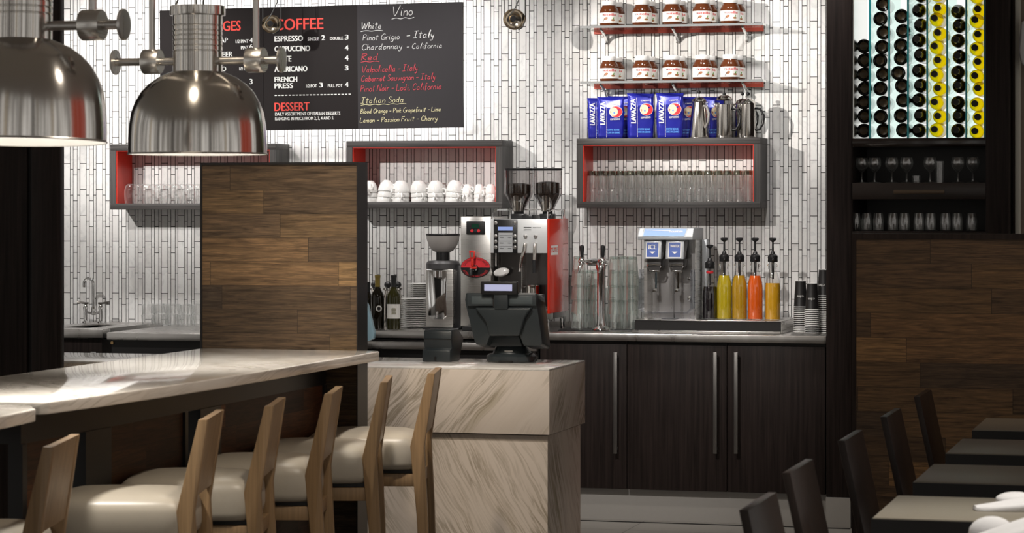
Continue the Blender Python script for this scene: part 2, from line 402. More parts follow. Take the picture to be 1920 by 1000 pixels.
# ------------------------------------------------------------------ menu board
SY = 13.575
sg = thing('menu_board', 'long black menu board with a chalk wine list, glowing from behind', 'sign')
TILT = -.0075
bx0, bx1, bz0, bz1 = X_(300, SY), X_(867, SY), 1.99, 2.655
mid1, mid2 = X_(494, SY), X_(670.5, SY)
m_board = plain('board_black', (.011, .008, .008), .6, spec=.15); m_chalkb = plain('chalkboard_grey', (.036, .033, .036), .7, spec=.2)
RZ = Matrix.Translation(((bx0+bx1)/2, 0, (bz0+bz1)/2)) @ Matrix.Rotation(TILT, 4, 'Y') @ Matrix.Translation((-(bx0+bx1)/2, 0, -(bz0+bz1)/2))
for nm, a, b, mt in (('beverage_panel', bx0, mid1-.002, m_board), ('coffee_panel', mid1, mid2, m_board), ('chalkboard_panel', mid2, bx1, m_chalkb)):
    obj(nm, M().box(a, b, SY, SY+.025, bz0, bz1).xf(RZ), mt, sg)
led = M()
for q in ((bx0+.03, bx1-.03, bz1-.05, bz1-.03), (bx0+.03, bx1-.03, bz0+.03, bz0+.05), (bx0+.03, bx0+.05, bz0+.05, bz1-.05), (bx1-.05, bx1-.03, bz0+.05, bz1-.05)):
    led.box(q[0], q[1], SY+.026, SY+.034, q[2], q[3])
obj('led_strip', led.xf(RZ), emit('led_white', (1, .98, .95), 24), sg)
obj('standoff', M().lathe([(.012, SY+.02), (.012, WY-.001)], (mid1, 0, 2.3), 12, 'y').lathe([(.012, SY+.02), (.012, WY-.001)], (mid2, 0, 2.3), 12, 'y'), m_steel, sg)
m_ink = {'w': plain('sign_white', (.72, .72, .70), .6), 'r': plain('sign_red', (.72, .045, .03), .6)}
MENU = [('BEVERAGES', 350, 451, 39.5, 60, 'r', 1), ('TAP', 406, 427, 71, 80, 'w', 0), ('1/2 PINT', 442, 466, 74, 81, 'w', 0), ('4', 468, 474, 71, 80, 'w', 0),
        ('PINT', 452, 466, 86, 92.5, 'w', 0), ('6', 468, 474, 82.5, 91.5, 'w', 0), ('BEER', 410, 436, 97, 107, 'w', 0), ('VINO', 398, 424, 125, 134, 'w', 0),
        ('1/2 L', 449, 460, 126, 132, 'w', 0), ('3', 468, 473.5, 148, 158, 'w', 0), ('2', 468, 473.5, 166.5, 176, 'w', 0),
        ('COFFEE', 514.5, 606, 34, 57, 'r', 1), ('ESPRESSO', 515, 568, 67, 78, 'w', 1), ('SINGLE', 577, 598, 70, 76.5, 'w', 0), ('2', 603, 609, 66, 75.5, 'w', 1),
        ('DOUBLE', 619, 643, 69, 75, 'w', 0), ('3', 647, 653, 65, 74.5, 'w', 1), ('CAPPUCCINO', 515, 581, 86, 97, 'w', 1), ('4', 647, 653, 85, 94.5, 'w', 1),
        ('LATTE', 515, 546, 105, 116, 'w', 1), ('4', 647, 653, 104, 113.5, 'w', 1), ('AMERICANO', 515, 576, 124, 135, 'w', 1), ('3', 647, 653, 122.5, 132, 'w', 1),
        ('FRENCH', 515, 557, 144, 154, 'w', 1), ('PRESS', 515, 549, 156, 166, 'w', 1), ('1/2 POT', 574, 594, 158, 164.5, 'w', 0), ('3', 599, 605, 155, 164, 'w', 1),
        ('FULL POT', 615, 642, 157.5, 164, 'w', 0), ('4', 647, 653, 154, 163.5, 'w', 1), ('DESSERT', 515, 580, 192, 208.5, 'r', 1),
        ('DAILY ASSORTMENT OF ITALIAN DESSERTS', 516, 638, 210, 217.5, 'w', 0), ('RANGING IN PRICE FROM 2, 3, 4 AND 5.', 516, 626, 219, 227, 'w', 0)]
for body, p0, p1, q0, q1, k, bold in MENU:
    m = M(); xa, zb = at(p0, q1, SY-.002); xb, zt = at(p1, q0, SY-.002)
    put_text(m, body, xa, zb, xb-xa, zt-zb, SY-.002, -TILT, .0016 if bold else .0006)
    o = obj('heading_lettering' if k == 'r' else 'lettering', m, m_ink[k], sg)
m = M()
for i in range(22):
    a, z = at(515+i*6.6, 180-i*.12, SY-.002); b, _ = at(519+i*6.6, 179, SY-.002); m.box(a, b, SY-.003, SY-.001, z, z+.005)
obj('dashed_line', m, m_ink['w'], sg)
# chalk handwriting: one polyline alphabet, x-height 5, capitals 10
GL = {'V': "0,10 3,0 7,11", 'i': "1,5 1,1 2,0;1,7.4 1.3,7.7", 'n': "0,5 .3,0;.3,3.5 2,5 3.4,4 3.6,0", 'o': "2,5 .4,3.6 .5,1 2.2,0 3.8,1.5 3.6,4 2,5", 'W': "0,10 1.8,0 4,8 6,0 8.4,10.5",
      'h': "0,10 .2,0;.2,3 2,5 3.4,4 3.6,0", 't': "1.8,9 1.5,1 2.6,0;0,6.3 3.6,6.6", 'e': "0,2.6 3.4,3 2.6,5 .8,4.4 .3,1.4 1.8,0 3.8,1", 'P': "0,10 .4,0;0,9.6 3.5,10 4.4,7.5 3,5.4 .3,5",
      'G': "6,9 3.4,10.2 .6,7 .5,2.4 3,0 5.8,1.4 6,4.4 3.6,4.4", 'r': "0,5 .3,0;.3,3.2 1.4,4.8 3,5", 'g': "3.6,4.6 1.6,5 .3,3 1,.8 3.4,1.4 3.7,5 3.4,-2.6 1.6,-4 .2,-2.8", 'I': "0,10 5,10.4;2.4,10 2,0;-.6,0 4.4,.3",
      'a': "3.6,4.6 1.6,5 .3,3 .6,.6 2,.2 3.6,2;3.7,5 3.6,1 4.6,0", 'l': "1,0 .6,3 1.4,9.6 2,10.4 1,2 1.8,0", 'y': "0,5 .8,1.6 2.4,1.4 3.6,5;3.6,5 2.6,-2.6 .8,-4 0,-2.6", 'C': "5.4,8.6 3.2,10.2 .6,7 .5,2.6 2.6,0 5.6,1.6",
      'd': "3.5,4 1.6,5 .3,2.6 1,.3 3.4,1.4;3.7,10 3.6,1 4.6,0", 'f': "3.4,9.4 2,10.3 1.4,8 1.2,-1;0,5 3,5.4", 'R': "0,10 .4,0;0,9.6 3.8,10 4.4,7.4 .6,5.2 5.2,0", 'p': "0,5 .2,-4;.2,3.4 2,5 3.7,3.4 2.8,.6 .4,.6",
      'c': "3.4,4.4 1.8,5 .4,3 .6,.8 2,0 3.6,.9", 'b': "0,10 .3,0;.2,3.4 2,5 3.7,3 2.6,.2 .3,.4", 'S': "4.6,9 2.4,10.2 .5,8 4.4,3.4 3,.2 0,1", 'u': "0,5 .4,.8 2,0 3.4,2;3.5,5 3.6,1 4.4,0", 'v': "0,5 1.6,0 3.4,5.2",
      'N': "0,0 .6,10 5,0 6,10.4", 'L': "0,10 .2,0 4.6,.4", ',': "1,.6 .2,-1.6", 'B': "0,10 .3,0;0,9.8 3.4,9.6 3.6,6.6 .3,5.4 4.2,4 3.6,.4 .2,0", 'O': "3,10 .5,7.4 .6,2 3,0 5.8,2.6 5.4,8.4 3,10", 'k': "0,10 .3,0;3.2,5 .3,2.2 3.6,0",
      'm': "0,5 .3,0;.3,3.6 1.8,5 2.6,3.6 2.7,0;2.7,3.6 4.2,5 5,3.6 5.2,0", 'F': "0,10 .3,0;0,9.8 4.8,10.3;.2,5.4 3.6,5.6", 's': "3,4.4 1.6,5 .5,3.8 3,1.6 1.6,0 0,.7", '-': "0,3.6 4,3.9"}
rc = random.Random(3)
def chalk(body, p0, p1, base, cap, mat, slope=-.02, under=None, w=.0026):
    strokes = []; cx = 0
    for ch in body:
        if ch == ' ': cx += 3.2; continue
        mx = 0
        for pl in GL[ch].split(';'):
            pts = [tuple(map(float, q.split(','))) for q in pl.split()]
            strokes.append([(cx+x+y*.16+rc.uniform(-.12, .12), y+rc.uniform(-.18, .18)) for x, y in pts]); mx = max(mx, max(p[0] for p in pts))
        cx += mx+1.5
    x0, z0 = at(p0, base, SY-.0025); x1, _ = at(p1, base, SY-.0025); sx = (x1-x0)/cx; sz = cap/10/358.
    m = M()
    def ribbon(pts):
        P = []
        for i in range(len(pts)-1):                       # Catmull-Rom, so the hand looks rounded
            a, b, c, d = pts[max(i-1, 0)], pts[i], pts[i+1], pts[min(i+2, len(pts)-1)]
            for k in range(4):
                t = k/4; P.append(tuple(.5*((2*b[j])+(-a[j]+c[j])*t+(2*a[j]-5*b[j]+4*c[j]-d[j])*t*t+(-a[j]+3*b[j]-3*c[j]+d[j])*t**3) for j in (0, 1)))
        P.append(pts[-1])
        W = [(x0+x*sx, z0+y*sz-slope*x*sx) for x, y in P]; L = []
        for i, (x, z) in enumerate(W):
            q, r = W[max(i-1, 0)], W[min(i+1, len(W)-1)]; dx, dz = r[0]-q[0], r[1]-q[1]; l = math.hypot(dx, dz) or 1
            L.append((m.bm.verts.new((x-dz/l*w/2, SY-.0025, z+dx/l*w/2)), m.bm.verts.new((x+dz/l*w/2, SY-.0025, z-dx/l*w/2))))
        for A, B in zip(L, L[1:]): m.bm.faces.new((A[0], B[0], B[1], A[1]))
    for s_ in strokes: ribbon(s_)
    if under: ribbon([(i/under*cx*1.05-.3, -3.2+(.9 if i % 2 else -.2)) for i in range(under+1)])
    obj('chalk_writing', m, mat, sg)
ck = {'w': plain('chalk_white', (.70, .70, .70), .9), 'r': plain('chalk_red', (.62, .075, .10), .9), 'y': plain('chalk_cream', (.74, .68, .42), .9)}
for args in (('Vino', 735, 775, 30, 18, 'w', 5), ('White', 677, 716, 55, 13, 'w', 4), ('Pinot Grigio', 680, 750, 76, 11, 'w', 0), ('- Italy', 762, 815, 72, 13, 'w', 0), ('Chardonnay', 678, 755, 94, 11, 'w', 0),
             ('- California', 762, 830, 92, 10, 'w', 0), ('Red', 677, 710, 113, 12, 'r', 4), ('Valpolicella - Italy', 678, 784, 136, 12, 'r', 0), ('Cabernet Sauvignon - Italy', 677, 817, 153, 11, 'r', 0),
             ('Pinot Noir - Lodi, California', 676, 829, 172, 12, 'r', 0), ('Italian Soda', 677, 758, 194, 11, 'y', 10), ('Blood Orange - Pink Grapefruit - Lime', 676, 827, 213, 8.5, 'y', 0), ('Lemon - Passion Fruit - Cherry', 675, 821, 230, 9, 'y', 0)):
    chalk(args[0], args[1], args[2], args[3], args[4], ck[args[5]], under=args[6], w=.0031 if args[4] > 12 else .0024)

# two small reflector lamps hanging on wires before the wall
m_wire = plain('black_wire', (.01, .01, .01), .5)
m_refl = plain('mirror_reflector', (.85, .78, .68), .12, 1)
for (px, py, r, lab) in ((509, 47, .050, 'small silver reflector lamp hanging in front of the word COFFEE'), (964, 38, .057, 'small silver reflector lamp hanging right of the chalk wine list')):
    x, z = at(px, py, 13.25)
    t = thing('reflector_lamp', lab, 'lamp', (x, 13.25, z), .35, 'reflector lamps on wires')
    obj('reflector', M().lathe([(r, -.01), (r*1.02, -.013), (r*.98, -.004), (r*.85, .018), (r*.55, .036), (r*.2, .042), (.0, .043)], axis='y', n=32).xf(Matrix.Rotation(-.3, 4, 'X')), m_refl, t)
    b = obj('bulb', M().lathe([(0, -.052), (.014, -.05), (.017, -.04), (.017, -.015), (.010, .03)], (-r*.35, 0, .004), 16, 'y').xf(Matrix.Rotation(.25, 4, 'Z')), m_blackp, t)
    obj('bulb_ring', M().lathe([(.0175, -.038), (.019, -.036), (.019, -.026), (.0175, -.024)], (-r*.35, 0, .004), 16, 'y').xf(Matrix.Rotation(.25, 4, 'Z')), plain('brass', (.6, .4, .2), .3, 1), b)
    top = 3.35-z
    obj('cable', M().tube([(-r*.9, 0, r*.5), (-r*.95, 0, .5), (-r*.95, 0, top)], .0028), m_wire, t)
    obj('cable', M().tube([(r*1.0, 0, -.0), (r*1.0, 0, .5), (r*1.0, 0, top)], .0028), m_wire, t)
    obj('lamp_cord', M().tube([(-r*.6, -.03, .012), (-.0, -.03, .055), (.03, -.01, .12), (.02, 0, .3), (0, 0, top)], .0032), m_wire, t)
    obj('wire_holder', M().tube([(r*1.0, 0, 0), (r*.75, .0, -r*.62), (r*.4, .005, -r*.85)], .004), m_wire, t)

# ------------------------------------------------------------------ pendant lamps over the communal table
def pendant(loc, lab, tilt):
    t = thing('pendant_lamp', lab, 'lamp', loc, 0, 'spun aluminium pendant lamps'); t.rotation_euler = (tilt, 0, 0)
    K = .001853
    dome = [(129.5, 0), (129.7, 10), (129.3, 30), (127.8, 55), (124, 78), (117, 97), (106, 116), (92, 131), (74, 144), (58, 151), (47, 155)]
    obj('shade', M().lathe([(r*K, h*K) for r, h in dome], n=72), m_pend, t, 60)
    obj('shade_lining', M().lathe([(129.4*K, .0)]+[((r-1.6)*K, (h-.8)*K+.001) for r, h in dome[1:]], n=72), plain('lamp_white', (.85, .84, .82), .5), t, 60)
    obj('rim', M().lathe([(129.2*K, .001), (130.6*K, -.001), (131.0*K, .002), (130.2*K, .005)], n=72), m_steel, t)
    nk = [(46.5, 154)]
    for g in (193, 203, 213, 222, 231, 241):
        nk += [(46.5, g-1.5), (45.2, g-.2), (45.2, g+.4), (46.5, g+1.8)]
    nk += [(46.5, 260)]
    obj('neck', M().lathe([(r*K, h*K) for r, h in nk], n=48), m_pend, t, 25)
    obj('cap', M().lathe([(46*K, 259*K), (51.5*K, 260*K), (52*K, 261.5*K), (52*K, 277*K), (51*K, 278*K), (0, 278*K)], n=48), m_pend, t)
    rz_ = 175*K
    for sgn, xr, xd in ((-1, .17, .305), (1, .215, .305)):
        cr = obj('cross_rod', M().lathe([(.0135, sgn*.08), (.0135, sgn*xd)], (0, 0, rz_), 16, 'x'), m_steel, t)
        a, b = sgn*(xr-.031), sgn*(xr+.031)
        obj('clamp_ring', M().lathe([(.013, a), (.041, a), (.0435, a+sgn*.004), (.0435, b-sgn*.004), (.041, b), (.013, b)], (0, 0, rz_), 32, 'x'), m_steelv, t)
        obj('end_disc', M().lathe([(0, sgn*xd), (.044, sgn*xd), (.0445, sgn*(xd+.004)), (.042, sgn*(xd+.008)), (0, sgn*(xd+.009))], (0, 0, rz_), 32, 'x'), m_steel, t)
        obj('drop_rod', M().lathe([(.0115, rz_+.04), (.0115, 3.34-loc[2])], (sgn*xr, 0, 0), 16), m_steel, t)
    for dx, ex in ((-.085, -.02), (-.005, -.012), (.02, .03)):
        obj('wire', M().tube([(dx, 0, 277*K), (dx+(ex-dx)*.3, 0, 300*K), (ex, 0, 330*K), (ex, 0, 3.34-loc[2])], .0035), m_wire, t)
    obj('bulb', M().lathe([(0, .10), (.03, .105), (.045, .13), (.045, .16), (.025, .22), (.02, .28)], n=20), emit('warm_bulb', (1, .93, .83), 14), t)
    lp = lamp('pendant_light', 'SPOT', (loc[0], loc[1], loc[2]+.09), None, 80, (1, .95, .88), .05, spot=96, blend=.9)
    return t
pendant((-3.45, 8.66, 1.757), 'brushed metal dome pendant in front of the menu board', -.0)
pendant((-3.265, 6.86, 1.757), 'brushed metal dome pendant in front of the tall left panelling', -.03)

# ------------------------------------------------------------------ floating shelf boxes
def shelf_box(x0, x1, z0, z1, lab):
    y0, t_ = WY-.215, .034
    t = thing('shelf_box', lab, 'shelf', ((x0+x1)/2, WY, z0), 0, 'open box shelves on the tile wall')
    hx, h = (x1-x0)/2, z1-z0
    fr = obj('frame', M().box(-hx, hx, y0-WY, 0, h-t_, h, .0015).box(-hx, hx, y0-WY, 0, 0, t_, .0015), m_box, t)
    obj('side_panel', M().box(-hx, -hx+t_, y0-WY+.0005, 0, t_, h-t_), m_boxv, t)
    obj('side_panel', M().box(hx-t_, hx, y0-WY+.0005, 0, t_, h-t_), m_boxv, t)
    e = .004
    obj('red_lining', M().box(-hx+t_, -hx+t_+e, y0-WY+.006, -.001, t_, h-t_).box(hx-t_-e, hx-t_, y0-WY+.006, -.001, t_, h-t_).box(-hx+t_+e, hx-t_-e, y0-WY+.006, -.001, h-t_-e, h-t_), m_red, t)
    return t
BX = {}
for k, p0, p1, q0, q1, lab in ((1, 206.5, 517, 271, 393.5, 'charcoal oak box shelf with red inside, behind the pendant lamp'), (2, 649, 941.5, 264.5, 391, 'charcoal oak box shelf with red inside, holding white cups'), (3, 1081, 1425.5, 260, 390.8, 'charcoal oak box shelf with red inside, below the coffee bags')):
    xa, zt = at(p0, q0, WY-.215); xb, zb = at(p1, q1, WY-.215); BX[k] = (xa, xb, zb, zt); shelf_box(xa, xb, zb, zt, lab)

# ------------------------------------------------------------------ drinking glasses
def tumbler(name, prof, lab, grp, cat='glass', mat=None, n=20):
    t = obj(name, M().lathe(prof, n=n), mat or m_glass, None, 50); return tag(t, lab, cat, grp)
used = {}
def place(proto, key, loc, lab, rot=(0, 0, 0), scale=None):
    if key not in used: used[key] = 1; proto.location = loc; proto.rotation_euler = rot; proto['label'] = lab; proto.scale = scale or (1, 1, 1); return proto
    return dup(proto, loc, lab, rot, scale)
m_gbase = glass('thick_glass', (.55, .55, .48), (.12, .12, .10), 1.4)
m_pint = glass('pint_glass', (.965, .985, .975), (.26, .34, .31), 1.5, .5)
m_pbase = glass('pint_base', (.72, .80, .77), (.15, .2, .18), 1.5, .3)
# box 3: two rows of upturned highballs
x0, x1, z0, _ = BX[3]; zf = z0+.034
def highball():
    t = thing('highball_glass', '', 'glass', group='upturned highball glasses in the right box shelf')
    obj('bowl', M().lathe([(.0265, 0), (.0275, .001), (.0225, .135), (.0215, .135), (.0255, .001)], n=20), m_glass, t, 50)
    obj('foot', M().lathe([(0, .1355), (.0225, .1355), (.0222, .158), (.020, .1605), (0, .1605)], n=20), m_gbase, t, 50)
    return t
hb = highball(); n = 17
for r_, yy in (('front', WY-.165), ('back', WY-.08)):
    for i in range(n):
        place(hb, 'hb', (x0+.034+.036+i*(x1-x0-.068-.075)/(n-1), yy+random.uniform(-.012, .012), zf), f'upturned highball glass, {ORD[i]} from the left in the {r_} row of the right box shelf')
# box 1: upturned rounded tumblers
x0, x1, z0, _ = BX[1]; zf = z0+.034
rt = tumbler('rounded_tumbler', [(.033, 0), (.034, .001), (.037, .035), (.037, .07), (.030, .096), (.018, .105), (0, .106)], '', 'upturned tumblers in the left box shelf')
for r_, yy in (('front', WY-.17), ('back', WY-.085)):
    for i in range(6):
        place(rt, 'rt', (X_(246+i*27.6, WY-.17)+(0 if r_ == 'front' else .012), yy, zf), f'upturned rounded tumbler, {ORD[i]} from the left in the {r_} row of the left box shelf')
# box 2: stacked cups
x0, x1, z0, _ = BX[2]; zf = z0+.034
def cup(nm, r, h, grp):
    t = thing(nm, '', 'cup', group=grp)
    obj('bowl', M().lathe([(r, 0), (r*1.01, .002), (r*.97, h*.3), (r*.86, h*.62), (r*.66, h*.86), (r*.5, h*.96), (r*.5, h), (r*.44, h), (r*.42, h*.93), (0, h*.93)], n=28), m_white, t, 50)
    obj('handle', M().tube([(r*.93, 0, h*.30), (r*1.28, 0, h*.22), (r*1.42, 0, h*.45), (r*1.25, 0, h*.68), (r*.80, 0, h*.70)], .0048), m_white, t, 50)
    return t
big = cup('coffee_cup', .046, .062, 'stacked coffee cups in the middle box shelf')
sm = cup('espresso_cup', .0305, .052, 'stacked espresso cups in the middle box shelf')
for i, px in enumerate((692, 722, 752, 787, 818, 851)):
    for k in range(3):
        a = (-1.9, -.4, -1.2, -1.0, -1.4, -.9)[i]+k*(.5, .9, -1.0, .8, 1.1, .6)[i]
        tl = ((0, 0), (.0, .12), (0, .03), (0, -.05), (0, -.02), (0, .06))[i]
        place(big, 'big', (X_(px, WY-.12)+k*tl[1]*.03, WY-.12, zf+k*.026), f'white coffee cup, {("lowest","middle","topmost")[k]} of the {ORD[i]} cup stack from the left', (0, tl[1]*k, a))
for i, px in enumerate((877, 899, 920)):
    for k in range(3):
        place(sm, 'sm', (X_(px, WY-.12), WY-.12, zf+k*.021), f'small white espresso cup, {("lowest","middle","topmost")[k]} of the {ORD[i]} small stack', (0, 0, -1.9+.5*i+.7*k))

# ------------------------------------------------------------------ glass shelves with jars
m_shelf = glass('shelf_glass', (.93, .95, .94), (.45, .5, .48), 1.2)
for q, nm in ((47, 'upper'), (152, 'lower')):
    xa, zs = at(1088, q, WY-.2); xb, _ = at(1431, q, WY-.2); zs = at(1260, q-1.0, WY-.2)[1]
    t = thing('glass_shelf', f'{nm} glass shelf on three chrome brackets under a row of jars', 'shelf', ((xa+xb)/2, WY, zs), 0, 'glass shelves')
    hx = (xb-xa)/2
    obj('glass_pane', M().box(-hx, hx, -.2, -.002, -.010, 0), m_shelf, t)
    obj('front_edge', M().box(-hx, hx, -.204, -.2005, -.011, .001), plain('glass_edge_grey', (.30, .31, .31), .15, .2), t)
    obj('red_cast_strip', M().box(-hx+.03, hx-.03, -.014, -.0005, -.031, -.0105), plain('brick_red', (.42, .055, .03), .5), t)  # red light on the wall below the shelf, put in as a coloured strip
    for px in (1130, 1264, 1395):
        bx = X_(px, WY-.1)-(xa+xb)/2
        br = obj('bracket', M().box(bx-.008, bx+.008, -.012, 0, -.085, -.011, .002).tube([(bx, -.012, -.075), (bx, -.045, -.045), (bx, -.12, -.02), (bx, -.15, -.015)], [.007, .008, .007, .006]), m_chrome, t)
        obj('bracket_cap', M().lathe([(0, -.018), (.009, -.018), (.010, -.011), (.010, 0)], (bx, 0, -.060), 16, 'y'), m_steel, br)
m_choc = plain('hazelnut_spread', (.10, .028, .010), .12)
m_paper = plain('label_paper', (.80, .78, .74), .5)
m_lred = plain('label_red', (.62, .02, .03), .5); m_lblk = plain('label_black', (.015, .012, .01), .5); m_lbrn = plain('label_brown', (.33, .13, .05), .5); m_lgrn = plain('label_green', (.10, .30, .05), .5)
def jar():
    t = thing('chocolate_spread_jar', '', 'jar', group='jars of hazelnut spread on the glass shelves')
    R = .0505
    obj('jar_body', M().lathe([(0, 0), (R*.86, 0), (R*.95, .004), (R, .012), (R, .074), (R*.93, .086), (R*.76, .101), (R*.68, .107), (R*.68, .113), (0, .113)], n=40), m_choc, t, 40)
    obj('lid', M().lathe([(R*.74, .107), (R*.76, .109), (R*.76, .128), (R*.73, .131), (0, .131)], n=36), m_white, t)
    RL = R+.0006
    obj('paper_label', M().lathe([(RL, .015), (RL, .068)], n=40), m_paper, t)
    RL += .0004
    m = M(); put_text(m, 'n', -.037, .0515, .0085, .0085, 0, curve_r=RL, bold=.0006); obj('black_letter', m, m_lblk, t)
    m = M(); put_text(m, 'utella', -.0275, .0515, .066, .0125, 0, curve_r=RL, bold=.0006); obj('red_letters', m, m_lred, t)
    def blob(cx, cz, a, b, rt=0):
        mm = M(); c = mm.bm.verts.new((RL*math.sin(cx/RL), -RL*math.cos(cx/RL)-.0003, cz)); ring = []
        for k in range(16):
            u, v = a*math.cos(k*PI/8), b*math.sin(k*PI/8); u, v = u*math.cos(rt)-v*math.sin(rt), u*math.sin(rt)+v*math.cos(rt)
            ring.append(mm.bm.verts.new((RL*math.sin((cx+u)/RL), -RL*math.cos((cx+u)/RL)-.0003, cz+v)))
        for k in range(16): mm.bm.faces.new((c, ring[k], ring[(k+1) % 16]))
        return mm
    obj('bread_picture', blob(-.018, .037, .012, .007, .4), m_lbrn, t); obj('knife_picture', blob(-.029, .029, .013, .0016, .9), m_lblk, t)
    obj('hazelnut_picture', blob(.021, .029, .011, .005), m_lbrn, t); obj('leaf_picture', blob(.024, .038, .0028, .007, -.3), m_lgrn, t)
    return t
jr = jar()
for q, nm in ((47, 'upper'), (152, 'lower')):
    zs = at(1260, q-1.0, WY-.2)[1]
    for row, yy in (('front', WY-.145), ('back', WY-.052)):
        for i, px in enumerate((1142, 1204, 1260.5, 1317, 1369)):
            place(jr, 'jr', (X_(px, WY-.145)+(.0 if row == 'front' else .012), yy, zs+.0005), f'chocolate spread jar, {ORD[i]} from the left in the {nm} shelf {row} row', (0, 0, YAW+.02+random.uniform(-.06, .06)))

# ------------------------------------------------------------------ coffee bags and presses on the right box
zt = BX[3][3]
m_blue = plain('blue_foil', (.018, .022, .30), .22, .25)
m_cyan = plain('label_cyan', (.10, .30, .75), .4); m_cream = plain('label_cream', (.75, .62, .42), .5)
def bag():
    t = thing('coffee_bag', '', 'bag', group='blue foil coffee bags on the right box shelf')
    W_, D_, H_ = .138, .075, .215
    bm = bmesh.new(); rc2 = random.Random(5); rows = []
    for j in range(15):
        v = j/14; z = v*H_; f = 1 if v < .72 else 1-(v-.72)/.28*.88
        w = W_/2*(.94+.06*math.sin(v*PI)); dd = D_/2*max(f, .05)
        ring = []
        for k in range(28):
            a = 2*PI*k/28; ca, sa = math.cos(a), math.sin(a)
            x = w*math.copysign(abs(ca)**.35, ca); y = dd*math.copysign(abs(sa)**.45, sa)
            s_ = .0036 if .03 < v < .97 else 0; fl = 1+.10*max(0, (v-.86)/.14)
            ring.append(bm.verts.new((x*fl+rc2.uniform(-s_, s_)*.5, y+rc2.uniform(-s_, s_)*(.4 if abs(x) < .05 and y < 0 else 1), z+(abs(x)/w*.008 if v > .9 else 0))))
        rows.append(ring)
    for A, B in zip(rows, rows[1:]):
        for k in range(28): bm.faces.new((A[k], A[(k+1) % 28], B[(k+1) % 28], B[k]))
    bm.faces.new(rows[0]); bm.faces.new(rows[-1])
    mm = M(); mm.bm.free(); mm.bm = bm
    obj('foil_pouch', mm, m_blue, t, 180)
    def fn(x, z):
        v = z/H_; f = 1 if v < .72 else 1-(v-.72)/.28*.88
        return (x, -D_/2*max(f, .05)-.0035, z)
    m = M(); put_text(m, 'LAVAZZA', -.031, .075, .118, .026, 0, PI/2, .0014, fn=fn); obj('white_lettering', m, m_white, t)
    m = M(); put_text(m, 'COFFEE BEANS', -.02, .040, .062, .0095, 0, 0, .0004, fn=fn); put_text(m, 'CAFE EN GRANO', -.02, .026, .066, .0095, 0, 0, .0004, fn=fn); obj('blue_lettering', m, m_cyan, t)
    m = M()
    for i in range(28):
        z = .006+i*.007; m.bm.faces.new([m.bm.verts.new(fn(*p)) for p in ((-.0245, z), (-.0225, z), (-.0225, z+.0045), (-.0245, z+.0045))])
    obj('dashed_stripe', m, m_paper, t)
    def disc(cx, cz, a, b, mat, nm, e=0):
        m = M(); vs = []
        for k in range(24):
            q = fn(cx+a*math.cos(k*PI/12), cz+b*math.sin(k*PI/12)); vs.append(m.bm.verts.new((q[0], q[1]-e, q[2])))
        m.bm.faces.new(vs); obj(nm, m, mat, t)
    disc(.024, .142, .0345, .031, m_paper, 'emblem_ring'); disc(.0245, .142, .0325, .029, m_lred, 'emblem_red', .0005); disc(.013, .1425, .022, .023, m_cream, 'emblem_disc', .001); disc(.015, .136, .004, .005, m_cyan, 'emblem_cup', .0015)
    m = M(); put_text(m, 'ESPRESSO', -.004, .097, .05, .0085, 0, .05, .0003, fn=fn); obj('grade_lettering', m, m_paper, t); m = M(); put_text(m, 'CREMA', -.002, .182, .045, .006, 0, .05, .0003, fn=fn); obj('small_lettering', m, m_paper, t)
    return t
bg = bag()
for px, dy, rz, sc, lab in ((1168-23, -.168, YAW+.03, (1, 1, .97), 'blue coffee bag in front, partly covering the leftmost bag'), (1126, -.088, YAW+.0, (1, 1, .965), 'leftmost blue coffee bag on the right box shelf'),
                            (1201, -.15, YAW+.12, (1, 1, 1.05), 'blue coffee bag in the middle of the front row'), (1256, -.15, YAW-.04, (1, 1, 1.05), 'blue coffee bag just left of the conical steel carafe'),
                            (1165, -.045, YAW, (1, .8, 1.01), 'blue coffee bag standing behind the two leftmost bags'), (1285, -.055, YAW, (1, .8, .98), 'blue coffee bag half hidden behind the conical steel carafe'), (1336, -.055, YAW, (.85, .8, .97), 'blue coffee bag behind the gap between two steel presses')):
    place(bg, 'bg', (X_(px, WY+dy), WY+dy, zt+.0003), lab, (0, 0, rz), sc)
m_pol = plain('polished_steel', (.72, .69, .65), .13, 1)
def press(nm, lab, prof, htop, loc, rz, dark=True):
    t = thing(nm, lab, 'coffee press', loc, rz, 'steel coffee presses')
    obj('body', M().lathe(prof, n=36), m_pol, t, 40)
    rt = prof[-1][0]
    obj('lid', M().lathe([(rt+.002, htop), (rt+.003, htop+.004), (rt*.9, htop+.016), (rt*.5, htop+.025), (.005, htop+.028), (.003, htop+.03)], n=32), m_pol, t, 40)
    pl = obj('plunger', M().lathe([(.0022, htop+.025), (.0022, htop+.05)], n=10), m_chrome, t)
    obj('plunger_knob', M().ball((0, 0, htop+.053), .0095), m_blackp, pl, 180)
    obj('handle', M().tube([(rt, 0, htop-.02), (rt+.025, 0, htop-.025), (rt+.042, 0, htop-.06), (rt+.038, 0, htop-.10), (rt+.02, 0, htop-.13), (rt, 0, htop-.132)], .0065), m_blackp if dark else plain('grey_handle', (.2, .19, .18), .4), t, 60)
    obj('spout', M().prism([(-rt-.02, htop+.002), (-rt+.01, htop+.004), (-rt+.01, htop-.03)], 'y', -.008, .008, .002), m_pol, t)
    return t
press('coffee_press', 'conical steel carafe press beside the front row of coffee bags', [(0, 0), (.055, 0), (.056, .004), (.040, .15), (.036, .185)], .185, (X_(1311, WY-.13), WY-.13, zt+.0003), -.7, False)
press('coffee_press', 'straight steel coffee press with its plunger raised highest', [(0, 0), (.041, 0), (.042, .004), (.040, .172)], .172, (X_(1358, WY-.13), WY-.13, zt+.0003), .1).children[2].location.z = .022
